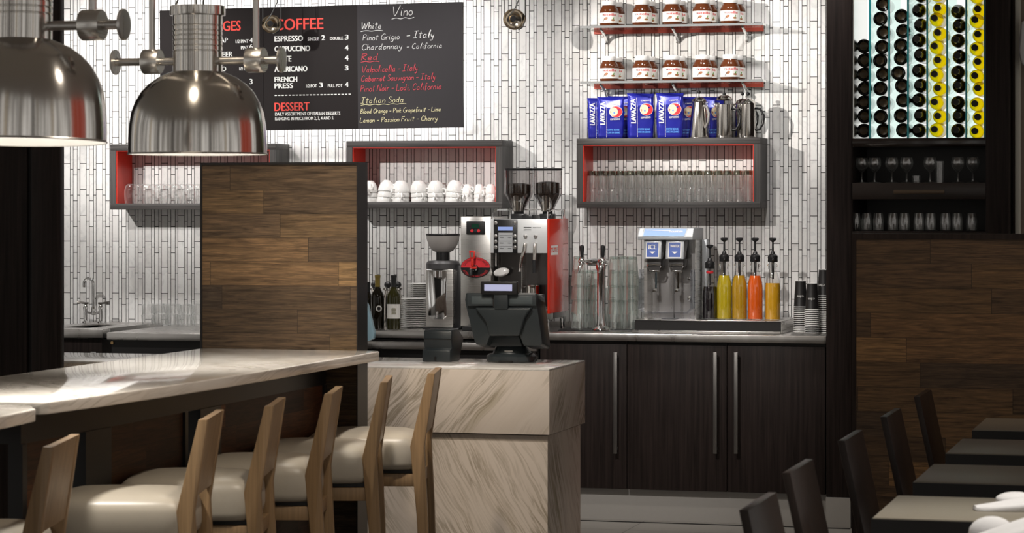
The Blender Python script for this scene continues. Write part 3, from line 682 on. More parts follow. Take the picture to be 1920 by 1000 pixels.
press('coffee_press', 'steel coffee press in front at the right end of the shelf', [(0, 0), (.038, 0), (.039, .004), (.037, .172)], .172, (X_(1403, WY-.15), WY-.15, zt+.0003), .1)
press('coffee_press', 'steel coffee press half hidden at the right end of the shelf', [(0, 0), (.038, 0), (.039, .004), (.037, .176)], .176, (X_(1392, WY-.06), WY-.06, zt+.0003), .1)

# ------------------------------------------------------------------ bar counter along the wall
WB = {}
def wthing(name, label, cat, base, group=None):
    """a thing whose parts are measured in room coordinates; its Empty stands at base"""
    t = thing(name, label, cat, base, 0, group); WB[t.name] = Vector(base); return t
def wobj(name, geo, mat, parent, angle=35):
    me = geo.mesh(name, mat, angle)
    b = WB.get(parent.name) or WB[parent.parent.name]
    me.transform(Matrix.Translation(-b))
    return obj(name, me, None, parent)
CY, CZ = 13.03, .94
xr = cx0; xl = X_(645, CY)
t = wthing('bar_worktop', 'long stainless worktop along the tile wall behind the register', 'worktop', ((xl+xr)/2, CY, .903))
wobj('top_sheet', M().box(xl, xr, CY, WY-.001, .903, CZ, .003), m_steel, t)
wobj('backsplash_upstand', M().box(xl, xr, WY-.012, WY-.0005, CZ, CZ+.03), m_steel, t)
# cabinets on the right: three units, each one door with a long bar handle
edges = [(1013, 1175, 1154, 'left'), (1176.2, 1362.5, 1341, 'middle'), (1363.7, 1547.5, 1380, 'right')]
for i, (p0, p1, ph, nm) in enumerate(edges):
    a, b = X_(p0, CY+.02), X_(p1, CY+.02)
    t = wthing('base_cabinet', f'dark wood base cabinet with bar handle, {nm} one of the three under the worktop', 'cabinet', ((a+b)/2, CY+.02, .16), 'dark base cabinets')
    wobj('body', M().box(a+.001, b-.001, CY+.042, WY-.02, .16, .90), m_black, t)
    d = wobj('door', M().box(a, b, CY+.02, CY+.04, .16, .885, .0012), m_dark, t)
    hx = X_(ph, CY-.01); zt_, zb_ = at(ph, 661, CY-.01)[1], at(ph, 851, CY-.01)[1]
    wobj('handle', M().box(hx-.0095, hx+.0095, CY-.018, CY-.012, zb_, zt_, .001).box(hx-.007, hx+.007, CY-.012, CY+.02, zt_-.03, zt_-.015).box(hx-.007, hx+.007, CY-.012, CY+.02, zb_+.015, zb_+.03), plain('satin_nickel', (.22, .21, .20), .4, 1), d)
# undercounter fridge at the left
a, b = xl, X_(1007, CY)
t = wthing('undercounter_fridge', 'black undercounter fridge with a stainless rail, behind the register', 'fridge', ((a+b)/2, CY, 0))
wobj('body', M().box(a, b, CY+.03, WY-.03, .02, .895), m_black, t)
wobj('rail', M().box(a, b, CY-.01, CY+.03, .846, .886, .004), m_steel, t)
wobj('door', M().box(a+.01, b-.01, CY+.005, CY+.03, .12, .80, .003), m_blackp, t)
# sink end
sx0, sx1 = X_(60, 12.87), X_(193, 12.87)
t = wthing('sink_counter', 'stainless sink counter at the far left under the tile wall', 'sink', ((sx0+sx1)/2, 12.87, 0))
wobj('worktop', M().box(sx0, sx1, 12.87, 12.97, .89, .938, .003).box(sx0, sx1, 13.45, WY, .89, .938, .003).box(sx0, sx0+.12, 12.97, 13.45, .89, .938).box(sx1-.12, sx1, 12.97, 13.45, .89, .938), m_steel, t)
wobj('basin', M().box(sx0+.10, sx1-.10, 12.95, 13.47, .70, .71).box(sx0+.10, sx0+.12, 12.95, 13.47, .7, .93).box(sx1-.12, sx1-.10, 12.95, 13.47, .7, .93).box(sx0+.1, sx1-.1, 13.45, 13.47, .7, .93).box(sx0+.1, sx1-.1, 12.95, 12.97, .7, .93), m_steelv, t)
bd = wobj('cabinet_body', M().box(sx0, sx1-.02, 12.9, WY-.02, .12, .885), m_dark, t)
wobj('handle', M().tube([(X_(172, 12.88), 12.9, .815), (X_(172, 12.88), 12.875, .815), (X_(180, 12.88), 12.875, .815), (X_(180, 12.88), 12.9, .815)], .004), m_chrome, bd)
fx, fy = X_(175, 13.52), 13.52
t = thing('bridge_faucet', 'chrome bridge faucet with two cross handles at the sink', 'faucet', (fx, fy, .938))
obj('spout', M().tube([(0, 0, .06), (0, 0, .20)]+[(-.027+.027*math.cos(a), -.0, .215+.03*math.sin(a)) for a in [k*PI/8 for k in range(9)]]+[(-.054, -.0, .195)], .0085, 12), m_chrome, t, 60)
obj('bridge', M().tube([(-.045, 0, .06), (0, 0, .05), (.045, 0, .06)], .008, 12).lathe([(.012, .05), (.013, .075), (.009, .09)], (0, 0, 0), 16), m_chrome, t, 60)
for s_ in (-1, 1):
    h = obj('tap_valve', M().lathe([(.02, 0), (.019, .008), (.012, .012), (.013, .07), (.015, .085), (.009, .1), (0, .104)], (s_*.045, 0, 0), 18), m_chrome, t)
    obj('tap_handle', M().tube([(s_*.045, 0, .108), (s_*.075, 0, .112), (s_*.092, 0, .112)], [.006, .006, .010], 10).tube([(s_*.03, 0, .108), (s_*.045, 0, .108)], .006), plain('dark_chrome', (.12, .11, .1), .3, .6), h)
lx0, lx1_ = X_(200, 12.58), X_(560, 12.58)
t = wthing('back_worktop', 'stainless worktop stepping forward between the sink and the plank partition', 'worktop', ((lx0+lx1_)/2, 12.58, 0))
wobj('top_sheet', M().box(lx0, lx1_, 12.58, WY-.001, .897, .935, .003), m_steel, t)
bd = wobj('cabinet_body', M().box(lx0+.01, lx1_, 12.62, WY-.02, .05, .895), m_black, t)
wobj('lock', M().lathe([(0, 12.612), (.008, 12.612), (.009, 12.62)], (at(211, 643, 12.62)[0], 0, at(211, 643, 12.62)[1]), 14, 'y'), plain('brass', (.6, .4, .2), .3, 1), bd)
# stacked tumblers beside the sink
tb = tumbler('water_tumbler', [(.030, 0), (.0305, .001), (.036, .055), (.034, .056), (.0285, .006), (0, .006)], '', 'tumblers stacked beside the sink')
for k in range(2):
    for r_, dy in (('front', -.30), ('back', -.20)):
        for i in range(5):
            Y = WY+dy
            place(tb, 'tb', (X_(278+i*24+(4 if r_ == 'back' else 0), WY-.3)+random.uniform(-.003, .003), Y, .9355+k*.0575), f'clear tumbler on the left worktop, {ORD[i]} from the sink in the {r_} row, {("lower","upper")[k]} layer')
gz = tumbler('tall_water_glass', [(.024, 0), (.03, .13), (.028, .13), (.0225, .006), (0, .006)], 'single tall glass behind the stacked tumblers beside the plank partition', '')
gz.location = (X_(371, WY-.1), WY-.1, .9355)

# ------------------------------------------------------------------ stone register counter
t = wthing('register_counter', 'veined stone counter block carrying the cash register', 'counter', (-3.7, 10.12, 0))
ux1 = X_(1030, 10.12)
wobj('sheen_slab', M().box(-5.2, ux1, 10.12, 10.722, .933, .94, .001), stone('stone_top_sheen', math.radians(20), (.74, .71, .67), (.80, .78, .75), rough=.08, amount=.4), t)  # same stone made paler: sheen and bright edge line put into the colour
wobj('upper_block', M().box(-5.2, ux1, 10.12, 10.722, .681, .933, .001), m_stone, t)
wobj('lower_block', M().box(-5.2, ux1-.012, 10.14, 10.69, 0, .676), m_stone2, t)
# register terminal
PY = 10.46
px_, _ = at(948, 680, PY)
m_pos = plain('graphite_plastic', (.022, .028, .031), .38); m_pos2 = plain('graphite_plastic_light', (.035, .043, .047), .36)
t = wthing('pos_terminal', 'dark cash register terminal seen from behind with small lit display', 'cash register', (px_, PY, .94))
def P2(pts, Y): return [at(a, b, Y) for a, b in pts]
base = M()
cxb, czb = at(948, 680, PY)
base.lathe([(0, .9405), (.098, .9405), (.104, .946), (.104, .964), (.096, .972), (.080, .976), (.066, .998), (.056, 1.012), (0, 1.015)], (cxb, PY+.10, 0), 40)
wobj('base', base, m_pos, t)
wobj('base_slot', M().box(cxb-.03, cxb+.03, PY-.006, PY+.02, .941, .949), m_black, t)
wobj('maker_badge', M().box(cxb-.012, cxb+.022, PY+.026, PY+.035, .985, .989).xf(Matrix.Identity(4)), plain('badge_grey', (.5, .5, .5), .4), t)
wobj('neck', M().prism(P2([(918, 650), (980, 650), (972, 622), (925, 622)], PY+.04), 'y', PY+.03, PY+.12, .004), m_pos, t)
head = P2([(876, 549), (1007, 549), (1010, 560), (1009, 572), (1019, 643), (1016, 648), (984, 648), (976, 628), (921, 628), (915, 646), (896, 646), (892, 640), (876, 574), (874, 562)], PY)
headb = [(x+.004, z-.02) for x, z in head]
wobj('screen_housing', M().prism(head, 'y', PY-.02, PY+.10, .004, poly2=headb), m_pos, t)
wobj('upper_cover', M().prism(P2([(878, 551), (1006, 551), (1007, 574), (878, 574)], PY-.02), 'y', PY-.034, PY-.018, .004), m_pos2, t)
wobj('center_hump', M().prism(P2([(893, 577), (1000, 577), (986, 596), (976, 630), (920, 630), (914, 604)], PY-.02), 'y', PY-.045, PY-.018, .008, 3), m_pos, t)
wobj('recess', M().box(*(lambda a, b: (a[0], b[0], PY-.036, PY-.03, b[1], a[1]))(at(925, 556, PY-.03), at(953, 577, PY-.03))), m_black, t)
wobj('inset_panel', M().pbox(884, 922, 556, 571, PY-.0355, .004, .001), plain('grey_inset', (.07, .085, .09), .3), t)
wobj('inset_panel', M().pbox(956, 998, 556, 571, PY-.0355, .004, .001), plain('grey_inset', (.07, .085, .09), .3), t)
wobj('rear_screen', M().prism([(x+.012, z) for x, z in P2([(880, 552), (1012, 552), (1023, 646), (898, 640)], PY+.1)], 'y', PY+.10, PY+.13, .003), m_blackp, t)
wobj('cord', M().tube([(cxb+.085, PY+.06, .972), (cxb+.112, PY+.03, .985), (cxb+.122, PY+.04, .965), (cxb+.105, PY+.05, .945)], .0035), m_blackp, t)
ds = wobj('customer_display', M().pbox(901, 969, 528, 553, PY-.055, .03, .004, 3), m_blackp, t)
wobj('screen', M().pbox(908, 960, 533.5, 546, PY-.0562, .002), emit('display_lilac', (.62, .62, .86), .75), ds)
wobj('display_stalk', M().pbox(926, 952, 550, 580, PY-.05, .02, .003), m_pos, ds)
# receipt printer
t = wthing('receipt_printer', 'small dark receipt printer left of the cash register', 'printer', (X_(822, 10.48), 10.48, .94))
x0, x1 = X_(794.5, 10.48), X_(846, 10.48)
z_ = lambda py: at(820, py, 10.48)[1]
prof = [(10.462, .9405), (10.60, .9405), (10.66, z_(640)), (10.66, z_(636)), (10.58, z_(619)), (10.50, z_(618.5)), (10.484, z_(622)), (10.479, z_(636)), (10.49, z_(653)), (10.464, z_(657))]
wobj('body', M().prism(prof, 'x', x0, x1, .002), m_pos, t)
wobj('seam', M().box(x0+.001, x1-.001, 10.4775, 10.48, z_(636.5), z_(635.5)), m_black, t)
wobj('button', M().box(X_(816, 10.46)-.004, X_(816, 10.46)+.004, 10.458, 10.464, z_(675), z_(669)), m_black, t)
# a second screen half hidden by the partition
t = wthing('monitor', 'pale blue tilted screen edge just right of the plank partition', 'monitor', (X_(670, 10.3), 10.3, .94))
pl = P2([(640, 560), (684, 562), (690, 572), (697, 600), (703, 626), (701, 636), (690, 640), (640, 640)], 10.3)
wobj('screen_back', M().prism(pl, 'y', 10.29, 10.32, .004), plain('pale_blue_plastic', (.23, .36, .44), .2), t)
wobj('stand', M().box(X_(645, 10.35), X_(660, 10.35), 10.32, 10.40, .9405, 1.08, .003), m_blackp, t)

# ------------------------------------------------------------------ plank partition and communal tables
def framed(nm, lab, px0, x1, y0, y1, z1, mat, fw_l, fw_r, fw_t, z0=0):
    t = wthing(nm, lab, 'partition', ((px0+x1)/2, (y0+y1)/2, z0))
    wobj('frame', M().box(px0, px0+fw_l, y0, y1, z0, z1).box(x1-fw_r, x1, y0, y1, z0, z1).box(px0+fw_l, x1-fw_r, y0, y1, z1-fw_t, z1), m_dark if fw_r > .005 else m_black, t)
    p = M().box(px0+fw_l, x1-fw_r, y0+.004, y1-.004, z0, z1-fw_t)
    me = p.mesh('plank_panel', mat); o = obj('plank_panel', me, None, t); b = WB[t.name]; me.transform(Matrix.Translation(-b))
    return t
m_plank = planks('reclaimed_planks_partition', BROWN, .0915, .52, 1.73, .45)
framed('plank_partition', 'free-standing reclaimed plank partition at the end of the communal table', X_(375, 9.62), X_(670.5, 9.62), 9.62, 9.742, 1.745, m_plank, .008, .004, .009)
def comm_top(nm, pts, lab):
    t = wthing(nm, lab, 'table', (-3.45, sum(p[1] for p in pts)/len(pts), 0), 'communal tables')
    wobj('stone_top', M().prism(pts, 'z', .994, 1.03, .005, 3), m_top, t)
    return t
XL, XR = -3.81, -3.085
t = comm_top('communal_table', [(XL+.1, 6.85), (XR-.115, 6.85), (XR-.098, 6.87), (XR-.06, 7.2), (XR-.03, 7.6), (XR-.01, 8.0), (XR, 8.5), (XR, 9.58), (XR-.03, 9.61), (XL+.03, 9.61), (XL, 9.58), (XL, 6.95)], 'long communal table with pale stone top running up to the plank partition')
def base_parts(t, ya, yb, panels):
    wobj('apron', M().box(-3.62, -3.305, ya, yb, .90, .993), m_black, t)
    for a, b in panels:
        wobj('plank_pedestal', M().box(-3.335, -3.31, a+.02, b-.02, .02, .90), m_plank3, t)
        wobj('pedestal_post', M().box(-3.345, -3.30, a, a+.19 if b-a > .6 else a+.03, 0, .90), m_black, t)
        wobj('pedestal_post', M().box(-3.345, -3.30, b-.025, b, 0, .90), m_black, t)
base_parts(t, 6.95, 9.6, ((6.95, 7.29), (7.385, 8.20), (8.31, 9.60)))
t = comm_top('communal_table', [(XL, 4.6), (XR, 4.6), (XR, 6.4), (XR-.02, 6.62), (XR-.09, 6.735), (XL+.1, 6.735), (XL, 6.62)], 'nearer communal table with pale stone top, cut off at the left')
base_parts(t, 4.7, 6.65, ((4.75, 6.1), (6.2, 6.66)))

# ------------------------------------------------------------------ bar stools
def stool():
    t = thing('bar_stool', '', 'stool', group='light wood bar stools along the communal table')
    W_ = .19
    for s_ in (-1, 1):
        y0, y1 = (s_*W_-(.0 if s_ > 0 else 0), s_*(W_-.034))
        pr = [(.028, 0), (.058, 0), (.046, .45), (.034, .70), (.073, .967), (.046, .967), (-.018, .70), (.006, .45)]
        obj('leg', M().prism(pr, 'y', min(y0, y1), max(y0, y1), .003), m_oak, t)
        fr = [(-.375, 0), (-.345, 0), (-.355, .60), (-.395, .60)]
        obj('leg', M().prism(fr, 'y', min(y0, y1), max(y0, y1), .003), m_oak, t)
        obj('side_rail', M().box(-.36, .0, s_*W_-(.026 if s_ > 0 else -.004), s_*W_-(.004 if s_ > 0 else -.026), .555, .60, .002), m_oak, t)
        obj('stretcher', M().box(-.355, .025, s_*W_-(.024 if s_ > 0 else -.004), s_*W_-(.004 if s_ > 0 else -.024), .20, .235, .002), m_oak, t)
    obj('footrest', M().box(-.378, -.352, -W_+.03, W_-.03, .26, .30, .002), m_oak, t)
    obj('rear_rail', M().box(-.004, .022, -W_+.034, W_-.034, .555, .60, .002), m_oak, t)
    # backrest panel between the posts, leaning back, its lower edge bowed
    obj('backrest', M().prism([(.038, .745), (.018, .745), (.049, .966), (.071, .966)], 'y', -W_+.034, W_-.034, .0), m_oak, t)
    # upholstered seat, crowned, round at the front
    bm = bmesh.new(); N = 14; top = []; plan = []
    for k in range(40):
        a = 2*PI*k/40; ca, sa = math.cos(a), math.sin(a)
        ex = .30 if ca > 0 else .55
        plan.append((-.20+.215*math.copysign(abs(ca)**ex, ca), .205*math.copysign(abs(sa)**.33, sa)))
    levels = [(.93, .615), (.985, .622), (1.0, .64), (1.0, .672), (.99, .700), (.955, .722), (.88, .735), (.70, .745), (.4, .752)]
    rings = []
    for f, z in levels:
        rings.append([bm.verts.new((-.20+(x+.20)*f*(1 if abs(y) < .30 else 1), y*f, z)) for x, y in plan])
    for A, B in zip(rings, rings[1:]):
        for k in range(40): bm.faces.new((A[k], A[(k+1) % 40], B[(k+1) % 40], B[k]))
    bm.faces.new(rings[0]); c = bm.verts.new((-.20, 0, .754))
    for k in range(40): bm.faces.new((rings[-1][k], rings[-1][(k+1) % 40], c))
    mm = M(); mm.bm.free(); mm.bm = bm
    obj('seat', mm, m_seat, t, 60)
    obj('seat_pan', M().box(-.385, -.005, -.165, .165, .601, .6145), m_black, t)
    return t
sp = stool()
for i, ((px, py), ph, nb) in enumerate((((801.5, 701), 12.5, 'bar stool nearest the stone register counter'), ((713, 717), 15, 'second bar stool from the stone register counter'), ((608, 739), 13.5, 'third bar stool from the stone register counter'),
                                 ((496, 761.6), 14, 'third bar stool from the left, fourth from the register counter'), ((372, 787), 14, 'second bar stool from the left along the communal table'), ((80, 838), 14, 'leftmost bar stool, cut off at the bottom of the picture'))):
    x, y = atz(px, py, .967); a = math.radians(ph); lx, ly = .046, -.19
    loc = (x-(lx*math.cos(a)-ly*math.sin(a)), y-(lx*math.sin(a)+ly*math.cos(a)), 0)
    place(sp, 'stool', loc, nb+', light wood with beige seat', (0, 0, a))
# ------------------------------------------------------------------ appliances on the worktop
T0 = CZ+.0005
def front(px0, px1, Y): return X_(px0, Y), X_(px1, Y)
# espresso machine
Y = 13.14; zt_ = at(970, 411, Y)[1]; zp = at(970, 475, Y)[1]; xa, xb = front(919, 1026, Y)
t = wthing('espresso_machine', 'large steel espresso machine with red side and two bean hoppers', 'coffee machine', ((xa+xb)/2, Y, CZ))
m_grey = plain('silver_panel', (.66, .67, .67), .35, .15)
wobj('head', M().box(xa, xb, Y, Y+.40, zp, zt_, .003), m_grey, t)
zb_ = at(970, 588, Y)[1]
wobj('back_panel', M().box(xa+.005, xb-.004, Y+.14, Y+.40, zb_-.03, zp), plain('dark_steel', (.16, .15, .145), .22, 1), t)
wobj('drip_tray', M().box(xa+.005, xb-.004, Y-.0, Y+.16, zb_-.035, zb_+.02, .003), m_steel, t)
wobj('divider', M().box(X_(969, Y)-.002, X_(969, Y)+.002, Y+.10, Y+.14, zb_, zp), m_steelv, t)
sp_ = wobj('side_panel', M().box(xb, xb+.012, Y+.0, Y+.405, zb_, zt_+.002, .004), plain('red_acrylic', (.60, .03, .012), .12), t)
m = M(); Rm = None
lx0 = Y+.035
def side_fn(px, pz): return (xb+.0126, lx0+px, pz)
zl = at(1036, 479, Y)[1]; k_ = 372.
wobj('maker_badge', M().box(xb+.012, xb+.0125, Y+.035, Y+.175, at(1036, 479, Y)[1], at(1036, 474, Y)[1]).box(xb+.012, xb+.0125, Y+.035, Y+.175, at(1036, 465, Y)[1], at(1036, 461, Y)[1]), m_white, sp_)
put_text(m, 'rAsSI', .0, at(1036, 473.3, Y)[1], .14, .021, 0, fn=side_fn, bold=.003); wobj('badge_lettering', m, m_white, sp_)
for (x, y) in ((xa+.03, Y+.05), (xb-.01, Y+.04), (xa+.03, Y+.36), (xb-.01, Y+.36)):
    wobj('leg', M().lathe([(.011, T0), (.013, T0+.004), (.013, zb_-.03)], (x, y, 0), 16), m_chrome, t)
wobj('hose', M().tube([(xb-.03, Y+.2, zb_-.02), (xb-.05, Y+.18, zb_-.06), (xb-.06, Y+.15, T0+.006)], .008), m_blackp, t)
bp = wobj('button_panel', M().pbox(925.5, 970, 411.5, 475, Y-.006, .006, .001), m_blackp, t)
for px, py in ((929.5, 418.5), (965, 418.5), (929.5, 443), (965.5, 443), (929.5, 453.5), (965.5, 453.5), (929.5, 464), (965.5, 464)):
    x, z = at(px, py, Y-.006); wobj('button', M().lathe([(.0095, Y-.006), (.0095, Y-.010), (.006, Y-.014), (0, Y-.015)], (x, 0, z), 16, 'y'), m_steel, bp)
wobj('lcd_screen', M().pbox(933.5, 961, 425.5, 432.5, Y-.008, .002), emit('lcd_blue', (.33, .42, .78), .9), bp)
lc = wobj('key_card', M().pbox(934.5, 961, 436.5, 473.5, Y-.008, .002), plain('card_grey', (.40, .41, .42), .4), bp)
m = M()
for q in (441.5, 452, 462): a = at(936, q, Y-.009); b = at(960, q+.6, Y-.009); m.box(a[0], b[0], Y-.0085, Y-.008, b[1], a[1])
for q in (446, 456.5, 466.5):
    for p in (937, 952): a = at(p, q-1, Y-.009); b = at(p+7, q, Y-.009); m.box(a[0], b[0], Y-.0085, Y-.008, b[1], a[1])
wobj('key_print', m, m_black, bp)
m = M()
for q in (426, 430.5): a = at(982, q, Y); b = at(996, q+1.2, Y); m.box(a[0], b[0], Y-.001, Y, b[1], a[1])
a = at(999, 428.3, Y); put_text(m, 'espresso', a[0], a[1], .042, .006, Y-.001)
wobj('panel_print', m, m_black, t)
for px in (985.5, 1004.5):
    x, z = at(px, 443.5, Y); wobj('knob', M().lathe([(.010, Y), (.010, Y-.008), (.006, Y-.013), (0, Y-.014)], (x, 0, z), 18, 'y'), m_steel, t)
for j, px in enumerate((986, 1004.5)):
    x, z = at(px, 458, Y); k = -.015 if j == 0 else 0
    w = wobj('steam_wand', M().lathe([(.0075, Y), (.0075, Y-.02), (0, Y-.024)], (x, 0, z), 14, 'y').tube([(x, Y-.018, z+.004), (x+k*.2, Y-.025, z-.03), (x+k, Y-.03, z-.07), (x+k*1.5, Y-.03, z-.12)], [.0075, .009, .0085, .006], 12), m_pol, t, 60)
    if j == 1: wobj('rubber_grip', M().tube([(x, Y-.03, z-.08), (x, Y-.03, z-.145)], .0105, 12), m_blackp, w)
    else: wobj('nozzle', M().tube([(x+k*1.5, Y-.03, z-.12), (x+k*1.6, Y-.03, z-.14)], [.005, .008], 10), m_steel, w)
x, z = at(941, 510.5, Y+.10)
wobj('oval_plate', M().lathe([(0, -.012), (.030, -.010), (.041, -.003), (.043, .004), (.04, .01)], (0, 0, 0), 32, 'y').xf(Matrix.Translation((x, Y+.09, z)) @ Matrix.Rotation(-.2, 4, 'Y') @ Matrix.Diagonal((1, 1, .52, 1))), m_white, t)  # tilted white oval disc on the machine front
wobj('outlet_pipe', M().tube([(X_(930, Y+.1), Y+.1, zp), (X_(930, Y+.1), Y+.1, zp-.07)], .006), m_steel, t)
wobj('top_rail', M().tube([(xa+.012, Y+.02, zt_), (xa+.012, Y+.02, zt_+.035), (xa+.03, Y+.02, zt_+.048), (xb-.12, Y+.25, zt_+.048), (xb-.01, Y+.36, zt_+.048), (xb-.005, Y+.37, zt_)], .004).tube([(xb-.006, Y+.03, zt_), (xb-.006, Y+.03, zt_+.035), (xb+.006, Y+.08, zt_+.048), (xb, Y+.36, zt_+.048), (xb, Y+.37, zt_)], .004), m_chrome, t)
wobj('top_deck', M().box(X_(982, Y+.1), X_(1002, Y+.1), Y+.06, Y+.2, zt_, zt_+.022, .003), m_blackp, t)
m_smoke = glass('smoked_hopper', (.72, .70, .70), (.10, .10, .11))
m_bean = None
mb, ntb = new_mat('coffee_beans'); vb = nd(ntb, 'ShaderNodeTexVoronoi', {'Vector': objc(ntb), 'Scale': 130})
bb = bsdf(ntb, ramp(ntb, vb.outputs[0], [(.0, (.09, .045, .02)), (.5, (.012, .006, .003))]), .45)
for j, px in enumerate((972, 1026)):
    hx, hy = X_(px, Y+.12), Y+.13
    zz = lambda py: at(px, py, hy)[1]
    R = .074
    h = wobj('bean_hopper', M().lathe([(.02, zz(398)), (.028, zz(395)), (R*.98, zz(365)), (R, zz(362)), (R, zz(319))], (hx, hy, 0), 36), m_smoke, t)
    wobj('hopper_lid', M().lathe([(0, zz(315.5)), (R*1.02, zz(316)), (R*1.03, zz(318.5)), (R, zz(320)), (0, zz(320))], (hx, hy, 0), 36), m_blackp, h)
    bt = 345 if j == 0 else 342
    wobj('beans', M().lathe([(0, zz(397)), (.022, zz(396)), (R*.80, zz(366)), (R*.82, zz(361)), (R*.82, zz(bt+1)), (R*.45, zz(bt-1)), (0, zz(bt-2))], (hx, hy, 0), 36), mb, h)
    wobj('hopper_funnel', M().lathe([(.026, zz(396.5)), (R*.50, zz(364.5))], (hx, hy-.022, 0), 24, a0=-PI*.95, a1=-PI*.05), m_pol, h)
    wobj('hopper_base', M().box(hx-.036, hx+.036, hy-.035, hy+.03, zt_, zz(401), .004).lathe([(.026, zz(402)), (.026, zz(396))], (hx, hy, 0), 20), m_blackp, h)
# milk pitcher on its tray
t = wthing('milk_pitcher', 'small steel milk pitcher on the espresso machine tray', 'pitcher', (X_(1000, Y+.07), Y+.07, zb_+.02))
x, z0 = X_(1000, Y+.07), zb_+.0205; zt2 = at(1000, 536, Y)[1]
wobj('body', M().lathe([(0, z0), (.04, z0), (.043, z0+.01), (.033, zt2-.02), (.035, zt2)], (x, Y+.06, 0), 28), m_pol, t)
wobj('handle', M().tube([(x-.03, Y+.06, zt2-.006), (x-.058, Y+.06, zt2-.01), (x-.06, Y+.06, zt2-.05), (x-.038, Y+.06, z0+.03)], .004), m_chrome, t)
# hot water dispenser
Y = 13.2; xa, xb = front(863.5, 920.5, Y); zt_ = at(890, 406, Y)[1]
t = wthing('hot_water_dispenser', 'tall stainless hot water dispenser with red tap and round red caution plate', 'water dispenser', ((xa+xb)/2, Y, CZ))
wobj('body', M().box(xa, xb, Y, Y+.33, CZ+.02, zt_, .004), m_steelv, t)
wobj('foot', M().box(xa+.01, xb-.01, Y+.02, Y+.31, T0, CZ+.02), m_blackp, t)
wobj('drip_tray', M().box(X_(866, Y-.1), xb-.01, Y-.10, Y-.005, T0, T0+.022, .003), m_blackp, t)
cp = wobj('control_panel', M().pbox(874, 909, 415, 440, Y-.006, .006, .004, 3), m_blackp, t)
wobj('lcd_screen', M().pbox(884, 898, 420, 428, Y-.0075, .002), emit('lcd_green', (.01, .035, .02), 1), cp)
for px, mt in ((885, m_lred), (891.5, plain('button_black', (.02, .03, .035), .3)), (897.5, m_lred)):
    x, z = at(px, 433, Y-.006); wobj('button', M().lathe([(.0085, Y-.006), (.008, Y-.0095), (0, Y-.010)], (x, 0, z), 18, 'y'), mt, cp)
x, z = at(891.5, 502, Y-.002); A_, B_ = .077, .052
def half(lo, nm, mt, parent):
    m = M(); pts = [(x+A_*math.cos(a), z+B_*math.sin(a)) for a in [PI*k/24+(PI if lo else 0) for k in range(25)]]
    m.prism(pts, 'y', Y-.003, Y-.0005); return wobj(nm, m, mt, parent)
cpl = wobj('caution_plate', M().lathe([(0, 0), (1, 0), (1, .0025), (0, .0025)], (0, 0, 0), 48, 'y').xf(Matrix.Translation((x, Y-.0025, z)) @ Matrix.Diagonal((A_*1.03, 1, B_*1.03, 1))), m_blackp, t)
half(False, 'red_half', m_lred, cpl); half(True, 'black_half', m_blackp, cpl)
def arc_text(body, a0, a1, fr, h, flip, mt, nm, parent):
    vs, fs, x0, x1, y0, y1 = letters(body); m = M(); nv = []
    for v in vs:
        s_ = (v.x-x0)/(x1-x0); a = a0+(a1-a0)*s_; rr = fr+(1 if not flip else -1)*h*((v.y-y0)/(y1-y0)-.5)
        nv.append(m.bm.verts.new((x+A_*rr*math.cos(a), Y-.0036, z+B_*rr*math.sin(a))))
    for f in fs: m.bm.faces.new([nv[i] for i in f])
    wobj(nm, m, mt, parent)
arc_text('CAUTION VERY HOT WATER', math.radians(165), math.radians(15), .82, .2, False, m_blackp, 'caution_lettering', cpl)
arc_text('ATTENTION EAU CHAUDE', math.radians(198), math.radians(342), .84, .2, True, m_lred, 'warning_lettering', cpl)
tap = wobj('tap', M().lathe([(.017, Y-.003), (.017, Y-.03), (.013, Y-.045), (0, Y-.046)], (x, 0, z-.003), 20, 'y').tube([(x, Y-.035, z), (x-.012, Y-.05, z-.012), (x-.012, Y-.05, z-.04)], .011, 12), m_blackp, t)
tx, tz = at(886, 478, Y-.05)
wobj('tap_lever', M().prism([(tx-.017, tz+.022), (tx+.017, tz+.022), (tx+.012, tz-.022), (tx-.010, tz-.022)], 'y', Y-.06, Y-.05, .003).box(tx-.006, tx+.006, Y-.06, Y-.045, tz-.06, tz-.02, .002).box(tx-.014, tx+.02, Y-.055, Y-.03, tz-.072, tz-.062, .002), plain('tap_red', (.62, .03, .02), .25), tap)
wobj('lever_window', M().prism([(tx-.008, tz+.012), (tx+.008, tz+.012), (tx+.006, tz-.012), (tx-.006, tz-.012)], 'y', Y-.0606, Y-.0602), m_steel, tap)
wobj('valve_ring', M().lathe([(.010, Y-.047), (.015, Y-.048), (.015, Y-.042)], (x+.006, 0, z-.003), 20, 'y'), m_chrome, tap)
# coffee grinder
Y = 13.22; gx = X_(829, Y+.06); zz = lambda py: at(829, py, Y)[1]
t = wthing('coffee_grinder', 'steel coffee grinder with a frosted round hopper', 'coffee grinder', (gx, Y+.07, CZ))
xa, xb = front(798, 850, Y)
wobj('body', M().box(xa, xb, Y, Y+.15, T0+.008, zz(505), .006, 3), m_steelv, t)
wobj('motor_housing', M().box(xb-.005, X_(862, Y), Y+.03, Y+.16, T0+.004, zz(497), .006), m_blackp, t)
wobj('dosing_knob', M().lathe([(.012, 0), (.016, .004), (.016, .022), (0, .024)], (0, 0, 0), 20, 'x').xf(Matrix.Translation((X_(861, Y), Y+.05, zz(515)))), m_steel, t)
wobj('base_plate', M().box(xa-.01, X_(862, Y), Y-.02, Y+.17, T0, T0+.008, .003), m_blackp, t)
wobj('chrome_chute', M().prism([(X_(803, Y), zz(508)), (X_(838, Y), zz(508)), (X_(838, Y), zz(592)), (X_(832, Y), zz(599)), (X_(810, Y), zz(599)), (X_(803, Y), zz(592))], 'y', Y-.006, Y+.01, .003), m_chrome, t)
